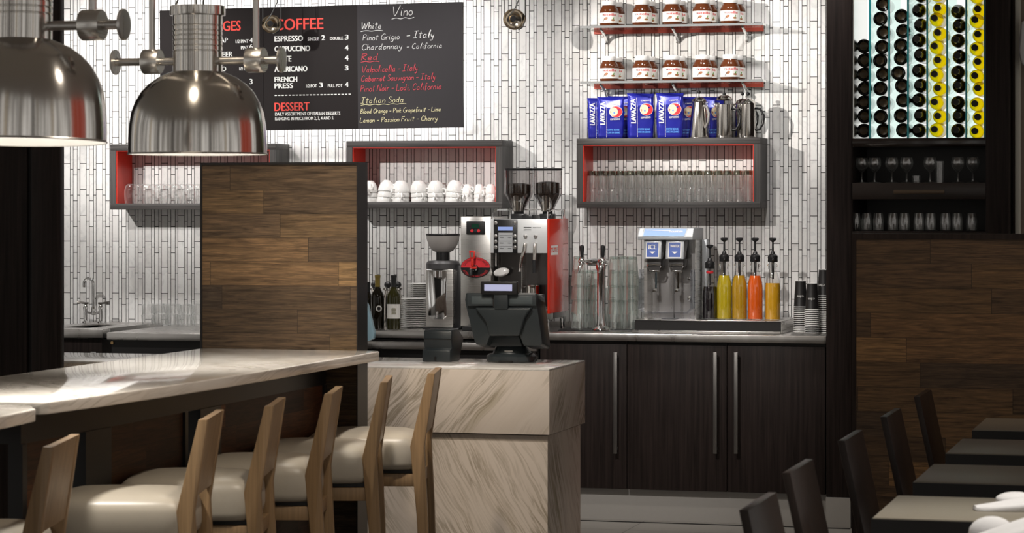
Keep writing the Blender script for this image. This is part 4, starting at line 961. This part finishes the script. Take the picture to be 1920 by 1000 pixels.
wobj('spout_fork', M().lathe([(.02, zz(520)), (.022, zz(508))], (X_(822, Y), Y-.02, 0), 16), m_chrome, t)
wobj('nozzle', M().tube([(X_(820, Y), Y-.012, zz(585)), (X_(820, Y), Y-.012, zz(597))], .004), m_chrome, t)
wobj('head', M().lathe([(.083, zz(506)), (.088, zz(504)), (.088, zz(495)), (.078, zz(490)), (.035, zz(488.5)), (0, zz(488.5))], (gx, Y+.075, 0), 40), plain('grey_plastic', (.06, .058, .06), .4), t)
wobj('collar', M().lathe([(.036, zz(489)), (.036, zz(473))], (gx, Y+.075, 0), 28), m_blackp, t)
mfr, ntf = new_mat('frosted_hopper')
fb = bsdf(ntf, (.52, .49, .47), .45, **{'Transmission Weight': .25, 'Alpha': .92})
wobj('hopper', M().lathe([(.034, zz(474)), (.055, zz(470)), (.075, zz(460)), (.085, zz(448)), (.087, zz(441)), (.083, zz(441)), (.072, zz(459)), (.05, zz(468)), (.03, zz(471))], (gx, Y+.075, 0), 40), mfr, t)
wobj('hopper_lid', M().lathe([(0, zz(438.4)), (.086, zz(438.8)), (.089, zz(440)), (.088, zz(442)), (0, zz(442))], (gx, Y+.075, 0), 40), m_blackp, t)
# plates
pl_ = tumbler('side_plate', [(0, 0), (.042, 0), (.046, .002), (.076, .0075), (.0765, .0095), (.046, .005), (0, .004)], '', 'stacked white plates', 'plate', m_white, 36)
n1, n2 = 16, 22
for k in range(n1): place(pl_, 'plate', (X_(778, 13.36), 13.36, T0+k*.0097), f'white plate, {ORD[k]} from the bottom of the front plate stack')
NUM2 = ORD+['twenty-first', 'twenty-second', 'twenty-third']
for k in range(n2): place(pl_, 'plate', (X_(790, 13.56), 13.565, T0+k*.0104), f'white plate, {NUM2[k]} from the bottom of the rear plate stack')
# wine bottles and cruets behind the register
m_wineg = glass('dark_green_glass', (.05, .055, .012), (.004, .004, .002), 1.6)
m_wineb = plain('dark_wine_glass', (.008, .006, .003), .07)
BOT = [(0, 0), (.034, 0), (.0365, .004), (.0365, .175), (.034, .195), (.022, .215), (.0145, .235), (.0135, .285), (.0155, .287), (.0155, .30), (0, .30)]
def wine(lab, mat, cap, px, Y, s, kind):
    t = thing('wine_bottle', lab, 'wine bottle', (X_(px, Y), Y, T0), YAW, 'wine bottles standing on the worktop'); t.scale = (s, s, s)
    obj('glass_body', M().lathe(BOT, n=32), mat, t, 40)
    obj('foil_cap', M().lathe([(.0155, .235), (.0145, .245), (.0147, .286), (.0165, .288), (.0162, .3012), (0, .3015)], n=24), cap, t, 40)
    if kind == 1:
        obj('seal', M().lathe([(0, -.0378), (.017, -.0372)], (.009, 0, .115), 24, 'y'), m_paper, t); obj('seal_print', M().lathe([(0, -.0386), (.010, -.0382)], (.009, 0, .115), 20, 'y'), m_black, t)
    if kind == 2:
        R = .0371
        m = M().lathe([(R, .060), (R, .140)], n=40, a0=-PI*.98, a1=-PI*.06); lb = obj('paper_label', m, m_paper, t)
        m = M()
        for q in range(6): m.lathe([(R+.0004, .083+q*.006), (R+.0004, .087+q*.006)], n=6, a0=-PI*.6+.06*(q % 2), a1=-PI*.36-.05*(q % 3))
        obj('label_crest', m, plain('crest_olive', (.16, .14, .06), .6), t)
m_oliveg = plain('olive_glass', (.03, .028, .007), .06)
wine('dark wine bottle with gold foil and a small round seal', m_wineb, plain('gold_foil', (.30, .22, .05), .35, .5), 708, 13.2, .93, 1)
wine('green wine bottle with black foil and white square label', m_oliveg, m_blackp, 738, 13.2, .93, 2)
wine('dark bottle mostly hidden behind the edge of the plank partition', m_wineb, m_blackp, 690, 13.3, .80, 0)
for px, lab in ((702, 'steel stoppered cruet behind the gold foil wine bottle'), (727, 'steel stoppered cruet between the two wine bottles'), (746, 'steel stoppered cruet behind the white label wine bottle')):
    t = thing('oil_cruet', lab, 'cruet', (X_(px, 13.45), 13.45, T0), 0, 'cruets behind the wine bottles')
    obj('body', M().lathe([(0, 0), (.026, 0), (.028, .006), (.028, .15), (.016, .175), (.016, .19), (.024, .195), (.024, .205), (0, .206)], n=24), m_pol, t)
    obj('stopper', M().ball((0, 0, .222), .019, 1, 1, .95).lathe([(.01, .2), (.01, .215)], n=12), m_blackp, t, 180)
# ------------------------------------------------------------------ beer tower and stacked pint glasses
t = wthing('drip_mat', 'thin dark bar mat under the beer tower and pint glasses', 'mat', (X_(1120, 13.4), 13.4, T0))
wobj('mat', M().box(X_(1046, 13.25), X_(1185, 13.25), 13.25, 13.62, T0, T0+.005, .002), m_blackp, t)
Y = 13.28; zz = lambda py: at(1125, py, Y)[1]; bx = X_(1127, Y)
t = wthing('beer_tower', 'chrome two-tap beer tower with black tap handles', 'beer tap', (bx, Y, T0+.006))
zb_ = T0+.0055
wobj('column', M().lathe([(0, zb_), (.048, zb_), (.046, zb_+.006), (.026, zb_+.02), (.021, zb_+.045), (.021, zz(508)), (.026, zz(503)), (.026, zz(494)), (.018, zz(487)), (0, zz(485.5))], (bx, Y, 0), 32), m_chrome, t)
wobj('cross_arm', M().lathe([(.014, -.07), (.018, -.062), (.018, .03)], (bx, Y, zz(492)), 20, 'x'), m_chrome, t) if False else wobj('cross_arm', M().lathe([(0, -.072), (.015, -.072), (.018, -.062), (.018, .034), (0, .036)], (bx, Y, zz(492)), 20, 'x'), m_chrome, t)
for px in (1092, 1131):
    x = X_(px, Y-.06)
    f = wobj('faucet', M().lathe([(.011, -.09), (.014, -.08), (.014, 0)], (x, Y, zz(491)), 16, 'y').ball((x, Y-.075, zz(490)), .018).tube([(x, Y-.08, zz(492)), (x-.004, Y-.095, zz(500)), (x-.012, Y-.10, zz(512))], [.011, .010, .006], 12).lathe([(.007, zz(488)), (.010, zz(482))], (x, Y-.07, 0), 12), m_chrome, t)
    wobj('tap_handle', M().lathe([(.007, zz(484)), (.009, zz(478)), (.012, zz(465)), (.011, zz(461)), (.006, zz(459.6)), (0, zz(459.2))], (x, Y-.07, 0), 18), m_blackp, f)
pint = thing('pint_glass', '', 'glass', group='stacked pint glasses by the beer tower')
obj('bowl', M().lathe([(.0405, 0), (.042, .001), (.029, .140), (.0265, .140), (.0395, .001)], n=24), m_pint, pint, 50)
obj('base', M().lathe([(0, .138), (.0285, .138), (.0292, .140), (.0287, .150), (.026, .152), (0, .152)], n=24), m_pbase, pint, 50)
for nm, px, Y2, n in (('leftmost', 1086, 13.42, 4), ('second', 1119, 13.47, 3), ('third', 1153, 13.42, 4), ('fourth', 1184, 13.42, 4), ('rear left', 1102, 13.56, 3), ('rear right', 1168, 13.56, 4)):
    for k in range(n):
        place(pint, 'pint', (X_(px, Y2), Y2, T0+.0055+k*.0735), f'upturned pint glass, {ORD[k]} from the bottom of the {nm} stack by the beer tower')
# ------------------------------------------------------------------ raised plinth, ice dispenser, syrup bottles
PYF = 13.17; pa, pb = front(1190, 1464.5, PYF); pz = at(1330, 601, PYF)[1]
t = wthing('drain_plinth', 'black fronted steel plinth carrying the ice dispenser and syrup bottles', 'plinth', ((pa+pb)/2, PYF, T0))
wobj('body', M().prism([(PYF, T0+.01), (13.62, T0+.01), (13.62, pz-.004), (PYF+.006, pz-.004)], 'x', pa, pb), plain('charcoal_laminate', (.009, .008, .008), .45, spec=.2), t)
wobj('top_sheet', M().box(pa, pb+.004, PYF+.002, 13.63, pz-.004, pz, .001), m_steel, t)
wobj('bottom_rail', M().box(pa-.01, pb, PYF-.012, 13.62, T0, T0+.012, .002), m_steel, t)
wobj('end_panel', M().box(pb, pb+.004, PYF+.002, 13.62, T0+.002, pz-.004), m_steelv, t)
Y = 13.2; zz = lambda py: at(1250, py, Y)[1]
t = wthing('ice_dispenser', 'steel ice and water dispenser with blue signs on two chutes', 'ice dispenser', (X_(1258, Y), Y, pz))
xa, xb = front(1197, 1300, Y)
hd = [(Y-.02, zz(450)), (Y+.27, zz(450)), (Y+.27, zz(428)), (Y+.015, zz(428)), (Y-.02, zz(444))]
m_dgrey = plain('silver_plastic', (.40, .42, .44), .35, .2)
hdo = wobj('header', M().prism(hd, 'x', xa, xb, .003), m_dgrey, t)
def hfn(px, pz_): # a point on the sloping header face
    s_ = (pz_-zz(444))/(zz(428)-zz(444)); return (px, Y-.0225+.035*s_, pz_)
def quad(pts, mt, nm, parent):
    m = M(); m.bm.faces.new([m.bm.verts.new(hfn(*p)) for p in pts]); wobj(nm, m, mt, parent)
XH = lambda p: X_(p, Y)
quad([(XH(1207), zz(443)), (XH(1284), zz(443)), (XH(1287), zz(429.5)), (XH(1209), zz(429.5))], plain('sign_pale_blue', (.30, .45, .80), .35), 'blue_sign', hdo)
m = M(); put_text(m, 'Fountain', XH(1256), zz(436), XH(1280)-XH(1256), .013, 0, fn=lambda a, b: (hfn(a, b)[0], hfn(a, b)[1]-.001, b), bold=.0008)
m.bm.faces.new([m.bm.verts.new((lambda q: (q[0], q[1]-.001, q[2]))(hfn(*p))) for p in ((XH(1211), zz(432)), (XH(1256), zz(433.5)), (XH(1256), zz(432.2)), (XH(1211), zz(431)))])
wobj('sign_lettering', m, m_white, hdo)
m = M()
for a, b in ((1198.5, 1206), (1288, 1299)): m.bm.faces.new([m.bm.verts.new((lambda q: (q[0], q[1]-.0006, q[2]))(hfn(*p))) for p in ((XH(a), zz(443.5)), (XH(b), zz(443.5)), (XH(b), zz(429)), (XH(a+1.5), zz(429)))])
wobj('white_end', m, m_white, hdo)
wobj('back_panel', M().box(XH(1212), XH(1299), Y+.12, Y+.26, pz, zz(450)), brushed('dull_steel', (.56, .55, .55), .28, 'x'), t)
wobj('side_panel', M().box(XH(1206), XH(1212), Y+.02, Y+.26, pz, zz(450)), m_steelv, t)
wobj('side_panel', M().box(XH(1299), XH(1300), Y+.06, Y+.26, pz, zz(450)), m_steelv, t)
wobj('side_post', M().box(XH(1302), XH(1312), Y+.20, Y+.26, pz, zz(450), .002), m_dgrey, t)
wobj('center_seam', M().box(XH(1255)-.0012, XH(1255)+.0012, Y+.1185, Y+.12, pz, zz(450)), m_black, t)
for p0, p1, word in ((1210.5, 1238.5, 'ICE'), (1252, 1280.5, 'WATER')):
    h = wobj('chute_hood', M().prism([(Y-.015, zz(486)), (Y+.03, zz(486)), (Y+.12, zz(450)), (Y+.12, zz(450)), (Y+.0, zz(450))], 'x', XH(p0-3), XH(p1+2), .002), m_dgrey, t)
    m_bl = plain('sign_blue', (.02, .075, .36), .4)
    def sfn(a, b):
        s_ = (b-zz(486))/(zz(450)-zz(486)); return (a, Y-.0165+.015*s_, b)
    m = M(); m.bm.faces.new([m.bm.verts.new((lambda q: (q[0], q[1]-.0005, q[2]))(sfn(XH(a), zz(b)))) for a, b in ((p0+1.5, 484), (p1-2, 484), (p1-2, 454), (p0+1.5, 454))]); wobj('sign_border', m, m_white, h)
    m = M(); m.bm.faces.new([m.bm.verts.new((lambda q: (q[0], q[1]-.0012, q[2]))(sfn(XH(a), zz(b)))) for a, b in ((p0+3, 482), (p1-3.5, 482), (p1-3.5, 455), (p0+3, 455))]); wobj('blue_sign', m, m_bl, h)
    m = M(); g = lambda a, b: (lambda q: (q[0], q[1]-.0019, q[2]))(sfn(a, b))
    ht = 8.5 if word == 'ICE' else 5
    cxm = (p0+p1)/2-.3; wd_ = 14 if word == 'ICE' else 17
    put_text(m, word, XH(cxm-wd_/2), zz(459+ht), XH(cxm+wd_/2)-XH(cxm-wd_/2), zz(459)-zz(459+ht), 0, fn=g, bold=.0012)
    m.bm.faces.new([m.bm.verts.new(g(XH(a), zz(b))) for a, b in ((cxm-5.5, 472), (cxm, 476.5), (cxm+5.5, 472))]); wobj('sign_lettering', m, m_white, h)
    x = XH(cxm+2); c = wobj('chute', M().prism([(XH(p0), zz(486)), (XH(p1), zz(486)), (XH(p1-1), zz(500)), (XH(p1-5), zz(508)), (XH(p0+5), zz(508)), (XH(p0+1), zz(500))], 'y', Y+.02, Y+.12, .003), plain('chute_grey', (.13, .125, .125), .35, .5), t)
    wobj('outlet', M().tube([(x-.035, Y+.015, zz(500)), (x-.03, Y+.012, zz(497)), (x, Y+.012, zz(496)), (x+.03, Y+.012, zz(497)), (x+.035, Y+.015, zz(500)), (x+.025, Y+.015, zz(509)), (x-.025, Y+.015, zz(509)), (x-.035, Y+.015, zz(500))], .005), m_chrome, c)
    wobj('lever', M().box(x-.005, x+.005, Y+.05, Y+.054, zz(546), zz(508)).box(x-.014, x+.005, Y+.02, Y+.06, zz(548), zz(542), .002), m_chrome, c)
wobj('splash_guard', M().prism([(XH(1199), zz(506)), (XH(1197.5), zz(580)), (XH(1207), zz(588)), (XH(1290), zz(588)), (XH(1298), zz(580)), (XH(1298), zz(506)), (XH(1295), zz(506)), (XH(1295), zz(578)), (XH(1288), zz(585)), (XH(1209), zz(585)), (XH(1200.5), zz(579)), (XH(1202), zz(506))], 'y', Y-.01, Y+.11), glass('splash_acrylic', (.93, .94, .96), (.6, .65, .75), 1.2), t)
for px, py in ((1211, 522), (1292, 522), (1211, 560), (1292, 560)):
    x, z = at(px, py, Y+.11); wobj('bolt', M().lathe([(.009, Y+.118), (.009, Y+.108), (0, Y+.105)], (x, 0, z), 14, 'y'), m_chrome, t)
wobj('drain', M().box(XH(1238), XH(1265), Y+.02, Y+.1, pz, pz+.003), m_blackp, t)
# syrup bottles with pumps
def syrup(px, col, fill, lab, dark=False):
    Yb = 13.3; x = X_(px, Yb); z0 = pz+.0005
    q = lambda py: at(px, py, Yb)[1]-pz
    t = thing('syrup_bottle', lab, 'syrup bottle', (x, Yb, z0), 0, 'syrup bottles with black pumps')
    H = .300; sh = (0 if not dark else -.035)
    prof = [(0, 0), (.036, 0), (.039, .004), (.039, .165+sh), (.036, .19+sh), (.027, .225+sh), (.0185, .25+sh), (.0165, .285+sh), (.0185, .287+sh), (.0185, .295+sh), (.0165, .296+sh)]
    obj('glass_body', M().lathe(prof, n=32), m_clear, t, 40)
    lq = [(0, .003), (.0375, .004), (.0377, min(.165+sh, fill))]
    for r, h in prof[4:7]:
        if h < fill: lq.append((r-.0013, h))
    if fill > .165+sh:
        for (r0, h0), (r1, h1) in zip(prof[3:8], prof[4:9]):
            if h0 <= fill < h1: lq.append((r0+(r1-r0)*(fill-h0)/(h1-h0)-.0013, fill))
    lq.append((0, fill))
    obj('syrup', M().lathe(lq, n=32), plain('syrup_'+lab.split()[0], col, .15, 0, .5), t, 40)
    zc_ = .296+sh
    p = obj('pump', M().lathe([(.0, zc_-.09), (.006, zc_-.09), (.0075, zc_-.005), (.0245, zc_-.004), (.0255, zc_), (.0245, zc_+.012), (.026, zc_+.016), (.024, zc_+.028), (.012, zc_+.036), (.010, zc_+.046), (.0055, zc_+.05), (.0045, zc_+.10), (0, zc_+.10)], n=22), m_blackp, t, 40)
    obj('pump_button', M().lathe([(.004, zc_+.094), (.010, zc_+.100), (.0185, zc_+.106), (.019, zc_+.114), (.012, zc_+.117), (0, zc_+.117)], n=20), m_blackp, p)
    obj('pump_spout', M().tube([(0, -.02, zc_+.016), (.006, -.034, zc_+.012), (.008, -.04, zc_+.004)], .005), m_blackp, p)
    if not dark: obj('bail_wire', M().tube([(-.018, 0, zc_-.03), (-.026, -.004, zc_-.022), (-.02, -.012, zc_-.015), (-.019, -.012, zc_-.04)], .0018, 6).tube([(.018, 0, zc_-.03), (.027, -.004, zc_-.022), (.02, -.012, zc_-.015), (.019, -.012, zc_-.04)], .0018, 6), m_chrome, t)
    else: obj('neck_band', M().lathe([(.0172, zc_-.03), (.0185, zc_-.028), (.0185, zc_-.018), (.0172, zc_-.016)], n=24), m_lred, t)
syrup(1331, (.006, .004, .006), .165, 'black syrup in the leftmost pump bottle beside the ice dispenser', True)
syrup(1358, (.50, .38, .012), .222, 'yellow syrup in the pump bottle next to the black one')
syrup(1386.5, (.46, .26, .012), .222, 'golden syrup in the middle pump bottle of the row')
syrup(1416, (.72, .11, .008), .222, 'orange syrup in the pump bottle right of the golden one')
syrup(1449, (.62, .33, .015), .185, 'amber syrup in the rightmost pump bottle, less full than its neighbours')
# paper cups, upside down in three stacks
m_cup = plain('cup_black', (.012, .011, .011), .45); m_rim = plain('cup_white', (.70, .69, .67), .5)
def pcup():
    t = thing('paper_cup', '', 'paper cup', group='stacked black paper cups')
    obj('cup_wall', M().lathe([(.0355, .002), (.0335, .010), (.0262, .134), (.024, .1345)], n=32), m_cup, t)
    obj('rolled_rim', M().lathe([(.0345, .0015), (.0374, .0018), (.0378, .0040), (.0355, .0056)], n=32), m_rim, t)
    obj('cup_bottom', M().lathe([(.0262, .134), (.0245, .1352), (.022, .132), (0, .132)], n=28), m_rim, t)
    m = M(); vs, fs, x0, x1, y0, y1 = letters('c:bo')
    def fn(a, b):
        r = .0335+(.0262-.0335)*((b-.010)/.124)+.0003; return (r*math.sin(a/r), -r*math.cos(a/r), b)
    put_text(m, 'c:bo', .017, .062, .034, .012, 0, PI, 0, fn=fn); obj('cup_logo', m, m_rim, t)
    return t
pc = pcup(); PCH = .0097
for nm, px, Y2, n, rz in (('left', 1501, 13.38, 14, .1), ('front', 1522.5, 13.29, 13, .05), ('right', 1545, 13.36, 20, -.3)):
    for k in range(n):
        place(pc, 'pc', (X_(px, Y2), Y2, T0+k*PCH), f'black paper cup, {NUM2[k]} from the bottom of the {nm} cup stack by the pillar', (0, 0, rz+.1*random.uniform(-1, 1)*(k < n-1)))

# ------------------------------------------------------------------ wine cabinet
WYF = 13.02
wx0, wx1, wx2 = X_(1598, WYF), X_(1848, WYF), X_(1890, WYF)
zsh = at(1700, 259, WYF)[1]; zc1 = at(1700, 275, WYF)[1]
t = wthing('wine_cabinet', 'tall dark wood wine cabinet with a backlit bottle rack', 'wine cabinet', ((wx0+wx2)/2, WYF, 0))
wobj('side_panel', M().box(wx1, wx2, WYF, 13.72, 0, 3.3, .002), m_dark, t)
wobj('side_panel', M().box(wx0-.012, wx0, WYF+.02, 13.72, 0, 3.3), m_dark, t)
wobj('shelf_board', M().box(wx0, wx1, WYF, 13.6, zc1, zsh, .001), plain('polished_black_brown', (.016, .011, .009), .12), t)
wobj('back_panel', M().box(wx0, wx1, 13.58, 13.6, 0, zc1), m_black, t)
wobj('light_panel', M().box(wx0, wx1, 13.53, 13.55, zsh, 3.2), emit('backlight', (1.0, 1.0, .96), 1.05), t)
zd1, zd0 = at(1700, 343, WYF)[1], at(1700, 374, WYF)[1]
wobj('side_mirror', M().box(wx0, wx0+.006, WYF+.02, 13.52, zsh, 3.2), plain('hazy_mirror', (.85, .86, .84), .22, 1), t)
d = wobj('drawer', M().box(wx0, wx1, WYF, 13.5, zd0, zd1, .001), plain('drawer_brown', (.018, .011, .008), .35), t)
a, b = at(1676, 356.5, WYF), at(1771, 363.5, WYF)
wobj('handle', M().box(a[0], b[0], WYF-.012, WYF, b[1], a[1], .001), plain('bronze_bar', (.10, .068, .042), .35, .4), d)
zlow = at(1700, 434, WYF)[1]
wobj('low_shelf', M().box(wx0, wx1, WYF, 13.5, zlow-.03, zlow, .001), m_dark, t)
wobj('lower_doors', M().box(wx0, wx1, WYF, WYF+.02, .1, zlow-.03), m_dark, t)
mg_, ntg = new_mat('teal_glass_edge')
bsdf(ntg, (.01, .26, .28), .15)
for px in (1630.8, 1667, 1702.4, 1738.4, 1775.7, 1811.6, 1846.5):
    x = X_(px, WYF+.02)
    dv = wobj('glass_divider', M().box(x-.0012, x+.0012, WYF+.03, 13.52, zsh, 3.2), glass('divider_glass', (.98, .99, .985), (.75, .92, .89), .35), t)
    wobj('polished_edge', M().box(x-.0045, x+.0045, WYF+.02, WYF+.03, zsh, 3.2), mg_, dv)
# bottles lying in the rack; the neck or the base looks out of the cabinet
m_bd = glass('bottle_black_green', (.045, .04, .012), (.0, .0, .0), 1.0)
m_by = glass('bottle_yellow', (.86, .74, .05), (.16, .12, .0), .5)
m_cork = plain('cork_dark', (.016, .010, .006), .5)
def rack_bottle(kind):
    t = thing('rack_bottle', '', 'wine bottle', group='wine bottles lying in the backlit rack')
    R = .0352
    if kind == 'base':
        obj('glass_body', M().lathe([(0, .014), (.018, .006), (.030, 0), (R, .006), (R, .19), (.014, .24), (.014, .29), (0, .29)], n=28, axis='y'), m_wineb, t, 40)
        obj('punt', M().lathe([(0, .0125), (.015, .0045), (.021, .0015)], n=20, axis='y'), plain('punt_brown', (.085, .05, .02), .4), t)
    else:
        mt = m_bd if kind == 'dark' else m_by
        obj('glass_body', M().lathe([(.0135, 0), (.0155, .001), (.0155, .012), (.0135, .014), (.0140, .07), (.0235, .088), (.0300, .097), (.0338, .110), (R, .128), (R, .29), (.03, .297), (0, .28)], n=28, axis='y'), mt, t, 40)
        obj('foil_cap', M().lathe([(0, -.0012), (.0158, -.0008), (.0162, .002), (.0158, .03), (.0145, .05)], n=18, axis='y'), m_cork, t)
    return t
rb = {k: rack_bottle(k) for k in ('base', 'dark', 'yellow')}
COLS = [('base', 'dark base-out', [(1620+(1 if k % 2 else -.5), q) for k, q in enumerate((245, 218, 192, 166, 139.5, 113, 86.5))]),
        ('base', 'dark base-out', [(p, q) for p, q in zip((1656.5, 1651, 1656.5, 1650.5, 1655.5, 1650, 1653.5, 1656.5, 1650.5, 1655.5), (245, 219, 192.7, 166, 139.5, 113.5, 88, 61, 35, 8))]),
        ('base', 'dark base-out', [(p, q) for p, q in zip((1693, 1689, 1693, 1691, 1684, 1689, 1689, 1693, 1690), (244, 217, 188, 161, 137, 109, 85, 58, 30))]),
        ('dark', 'dark neck-out', [(1725+(2.5 if k % 2 else -1), q) for k, q in enumerate((245, 217, 188, 161, 133, 104, 76, 48, 20, -8))]),
        ('yellow', 'yellow', [(1757 if k % 2 == 0 else 1763, q) for k, q in enumerate((244, 219, 193, 167, 141, 115, 89, 64, 37, 18, -10))]),
        ('dark', 'dark neck-out', [(1798+(2 if k % 2 else -1), q) for k, q in enumerate((245, 218, 193, 162, 136, 107, 77, 49, 22))]),
        ('yellow', 'yellow', [(1832 if k % 2 == 0 else 1837.5, q) for k, q in enumerate((247, 221, 196, 167, 144, 118, 92, 67, 40, 20, -6))])]
YB = 13.16
for ci, (kind, word, spots) in enumerate(COLS):
    for k, (px, py) in enumerate(spots):
        x, z = at(px, py, YB+(.0 if kind == 'base' else .14))
        z = max(z, zsh+.0355)
        place(rb[kind], 'rb'+kind, (x, YB, z), f'{word} bottle, {ORD[k]} up from the shelf in the {ORD[ci]} rack column')
# glasses in the dark shelves below
wg = tumbler('wine_glass', [(0, 0), (.03, 0), (.031, .002), (.006, .006), (.004, .05), (.012, .058), (.030, .08), (.033, .10), (.027, .125), (.026, .125), (.031, .10), (.028, .082), (0, .06)], '', 'wine glasses on the dark cabinet shelf')
zg = zd1+.0005
for k, px in enumerate((1616, 1640, 1672, 1700, 1744, 1796, 1824)):
    place(wg, 'wg', (X_(px, 13.15), 13.15, zg), f'wine glass, {ORD[k]} from the left above the wine cabinet drawer')
for px, h, lab in ((1718, .035, 'short tumbler above the wine cabinet drawer'), (1762, .105, 'tall straight glass above the wine cabinet drawer')):
    g = tumbler('straight_glass', [(0, .004), (.018, .004), (.0185, 0), (.0195, 0), (.021, h), (.0195, h)], lab, 'straight glasses'); del g['group']; g.location = (X_(px, 13.12), 13.12, zg)
cg = tumbler('low_shelf_glass', [(.024, 0), (.0255, .002), (.0265, .05), (.023, .075), (.021, .088), (.0195, .088), (.0215, .075), (.0245, .05), (.022, .006), (0, .006)], '', 'glasses on the lower cabinet shelf')
for k, px in enumerate((1604, 1625, 1647, 1674, 1696, 1723, 1745, 1773, 1795, 1822)):
    place(cg, 'cg', (X_(px, 13.12), 13.12, zlow+.0005), f'clear glass, {ORD[k]} from the left on the lower shelf of the wine cabinet')
# white cloth hanging at the right
x = X_(1920, 13.15)
t = obj('hanging_cloth', M().prism([(x-.022, 2.33), (x-.012, 2.47), (x+.03, 2.49), (x+.14, 2.49), (x+.14, 2.22), (x+.02, 2.24), (x-.012, 2.27)], 'y', 13.1, 13.15, .012, 3), plain('white_linen', (.70, .69, .70), .8)); tag(t, 'white cloth hanging at the right edge beside the cream door jamb', 'cloth')

# ------------------------------------------------------------------ dining side at the right
DYP = 10.8
framed('plank_divider', 'wide reclaimed plank divider behind the dining tables', X_(1597, DYP), .9, DYP, DYP+.12, at(1700, 438.5, DYP)[1], m_plank2, .018, .02, .022)
def dining_table(y0, lab):
    t = thing('dining_table', lab, 'table', (-.50, y0+.27, 0), 0, 'dark dining tables')
    obj('tabletop', M().box(-.375, .375, -.27, .27, .738, .78, .003), m_tabtop, t)
    obj('edge_band', M().box(-.378, .378, -.273, .273, .736, .776), m_black, t)
    obj('pedestal', M().lathe([(.032, .03), (.032, .735)], n=20), m_black, t)
    obj('foot_plate', M().lathe([(0, 0), (.24, 0), (.24, .012), (.05, .03), (0, .03)], n=32), m_black, t)
m_tabtop = plain('grey_laminate', (.22, .195, .155), .42, spec=.3)
TY = [6.83, 7.76, 8.69, 9.62]
for y0, lab in zip(TY, ('nearest dining table with a folded napkin', 'second dining table from the front', 'third dining table from the front', 'farthest dining table against the plank divider')): dining_table(y0, 'grey topped dark table, '+lab)
dining_table(5.86, 'grey topped dark table below the picture edge, its napkin showing')
def dchair():
    t = thing('dining_chair', '', 'chair', group='dark wood dining chairs')
    W_ = .20
    bk = M().prism([(-.012, .50), (.010, .50), (-.072, .88), (-.094, .88)], 'y', -W_, W_, .002)
    obj('backrest', bk, m_cdark, t)
    obj('seat', M().box(-.02, .40, -.205, .205, .435, .465, .008), m_cdark, t)
    for s_ in (-1, 1):
        a, b = sorted((s_*W_, s_*(W_-.035)))
        obj('leg', M().prism([(-.045, 0), (-.015, 0), (.012, .45), (.010, .505), (-.014, .505), (-.02, .45)], 'y', a, b, .002), m_cdark, t)
        obj('leg', M().prism([(.365, 0), (.39, 0), (.395, .435), (.355, .435)], 'y', a, b, .002), m_cdark, t)
        obj('side_rail', M().box(.0, .37, min(s_*(W_-.005), s_*(W_-.025)), max(s_*(W_-.005), s_*(W_-.025)), .385, .434), m_cdark, t)
    return t
dc = dchair()
for i, (px, py, lab) in enumerate(((1385, 957, 'nearest of the dark dining chairs, only its back top showing'), (1466, 887, 'second dark dining chair from the front'), (1570, 827, 'third dark dining chair from the front'), (1650, 782, 'fourth dark dining chair from the front'), (1713, 744, 'farthest dark dining chair in front of the plank divider'))):
    x, y = atz(px, py, .88); place(dc, 'dc', (x+.094, y+.20, 0), lab)
# folded napkins
def napkin(x, y, rz, h, lab):
    bm = bmesh.new(); rows = []; rc4 = random.Random(int(y*100))
    for j in range(17):
        v = j/16; w = .018+.075*v**.8; hh = h*(.25+.75*v)*(1-.25*max(0, v-.8)/.2)
        ring = []
        for k in range(16):
            a = PI*k/15; f = 1+.22*math.sin(5*a+3*v)*v
            ring.append(bm.verts.new((-.13+.30*v+rc4.uniform(-.002, .002), w*math.cos(a)*f, hh*max(0, math.sin(a))**.7*f+.0008)))
        rows.append(ring)
    for A, B in zip(rows, rows[1:]):
        for k in range(15): bm.faces.new((A[k], A[k+1], B[k+1], B[k]))
        bm.faces.new((A[15], A[0], B[0], B[15]))
    bm.faces.new(rows[0]); bm.faces.new(rows[-1])
    mm = M(); mm.bm.free(); mm.bm = bm
    t = thing('napkin', lab, 'napkin', (x, y, .7802), rz, 'folded white napkins')
    obj('cloth_roll', mm, plain('white_linen', (.70, .69, .70), .8), t, 70)
    obj('folded_end', M().ball((.0, .07, h*.4), .05, 1.1, .8, h*.4/.05, 16, 10), plain('white_linen', (.70, .69, .70), .8), t, 180)
for y0, dx, h, lab in ((5.9, .0, .10, 'white napkin at the lower right corner of the picture'), (6.83, -.015, .05, 'white folded napkin on the nearest dining table'), (7.76, .06, .05, 'white folded napkin on the second dining table'), (8.69, .06, .045, 'white folded napkin on the third dining table'), (9.62, .06, .045, 'white folded napkin on the farthest dining table')):
    napkin(-.50+dx, y0+.27, .35, h, lab)
bpy.context.view_layer.update()
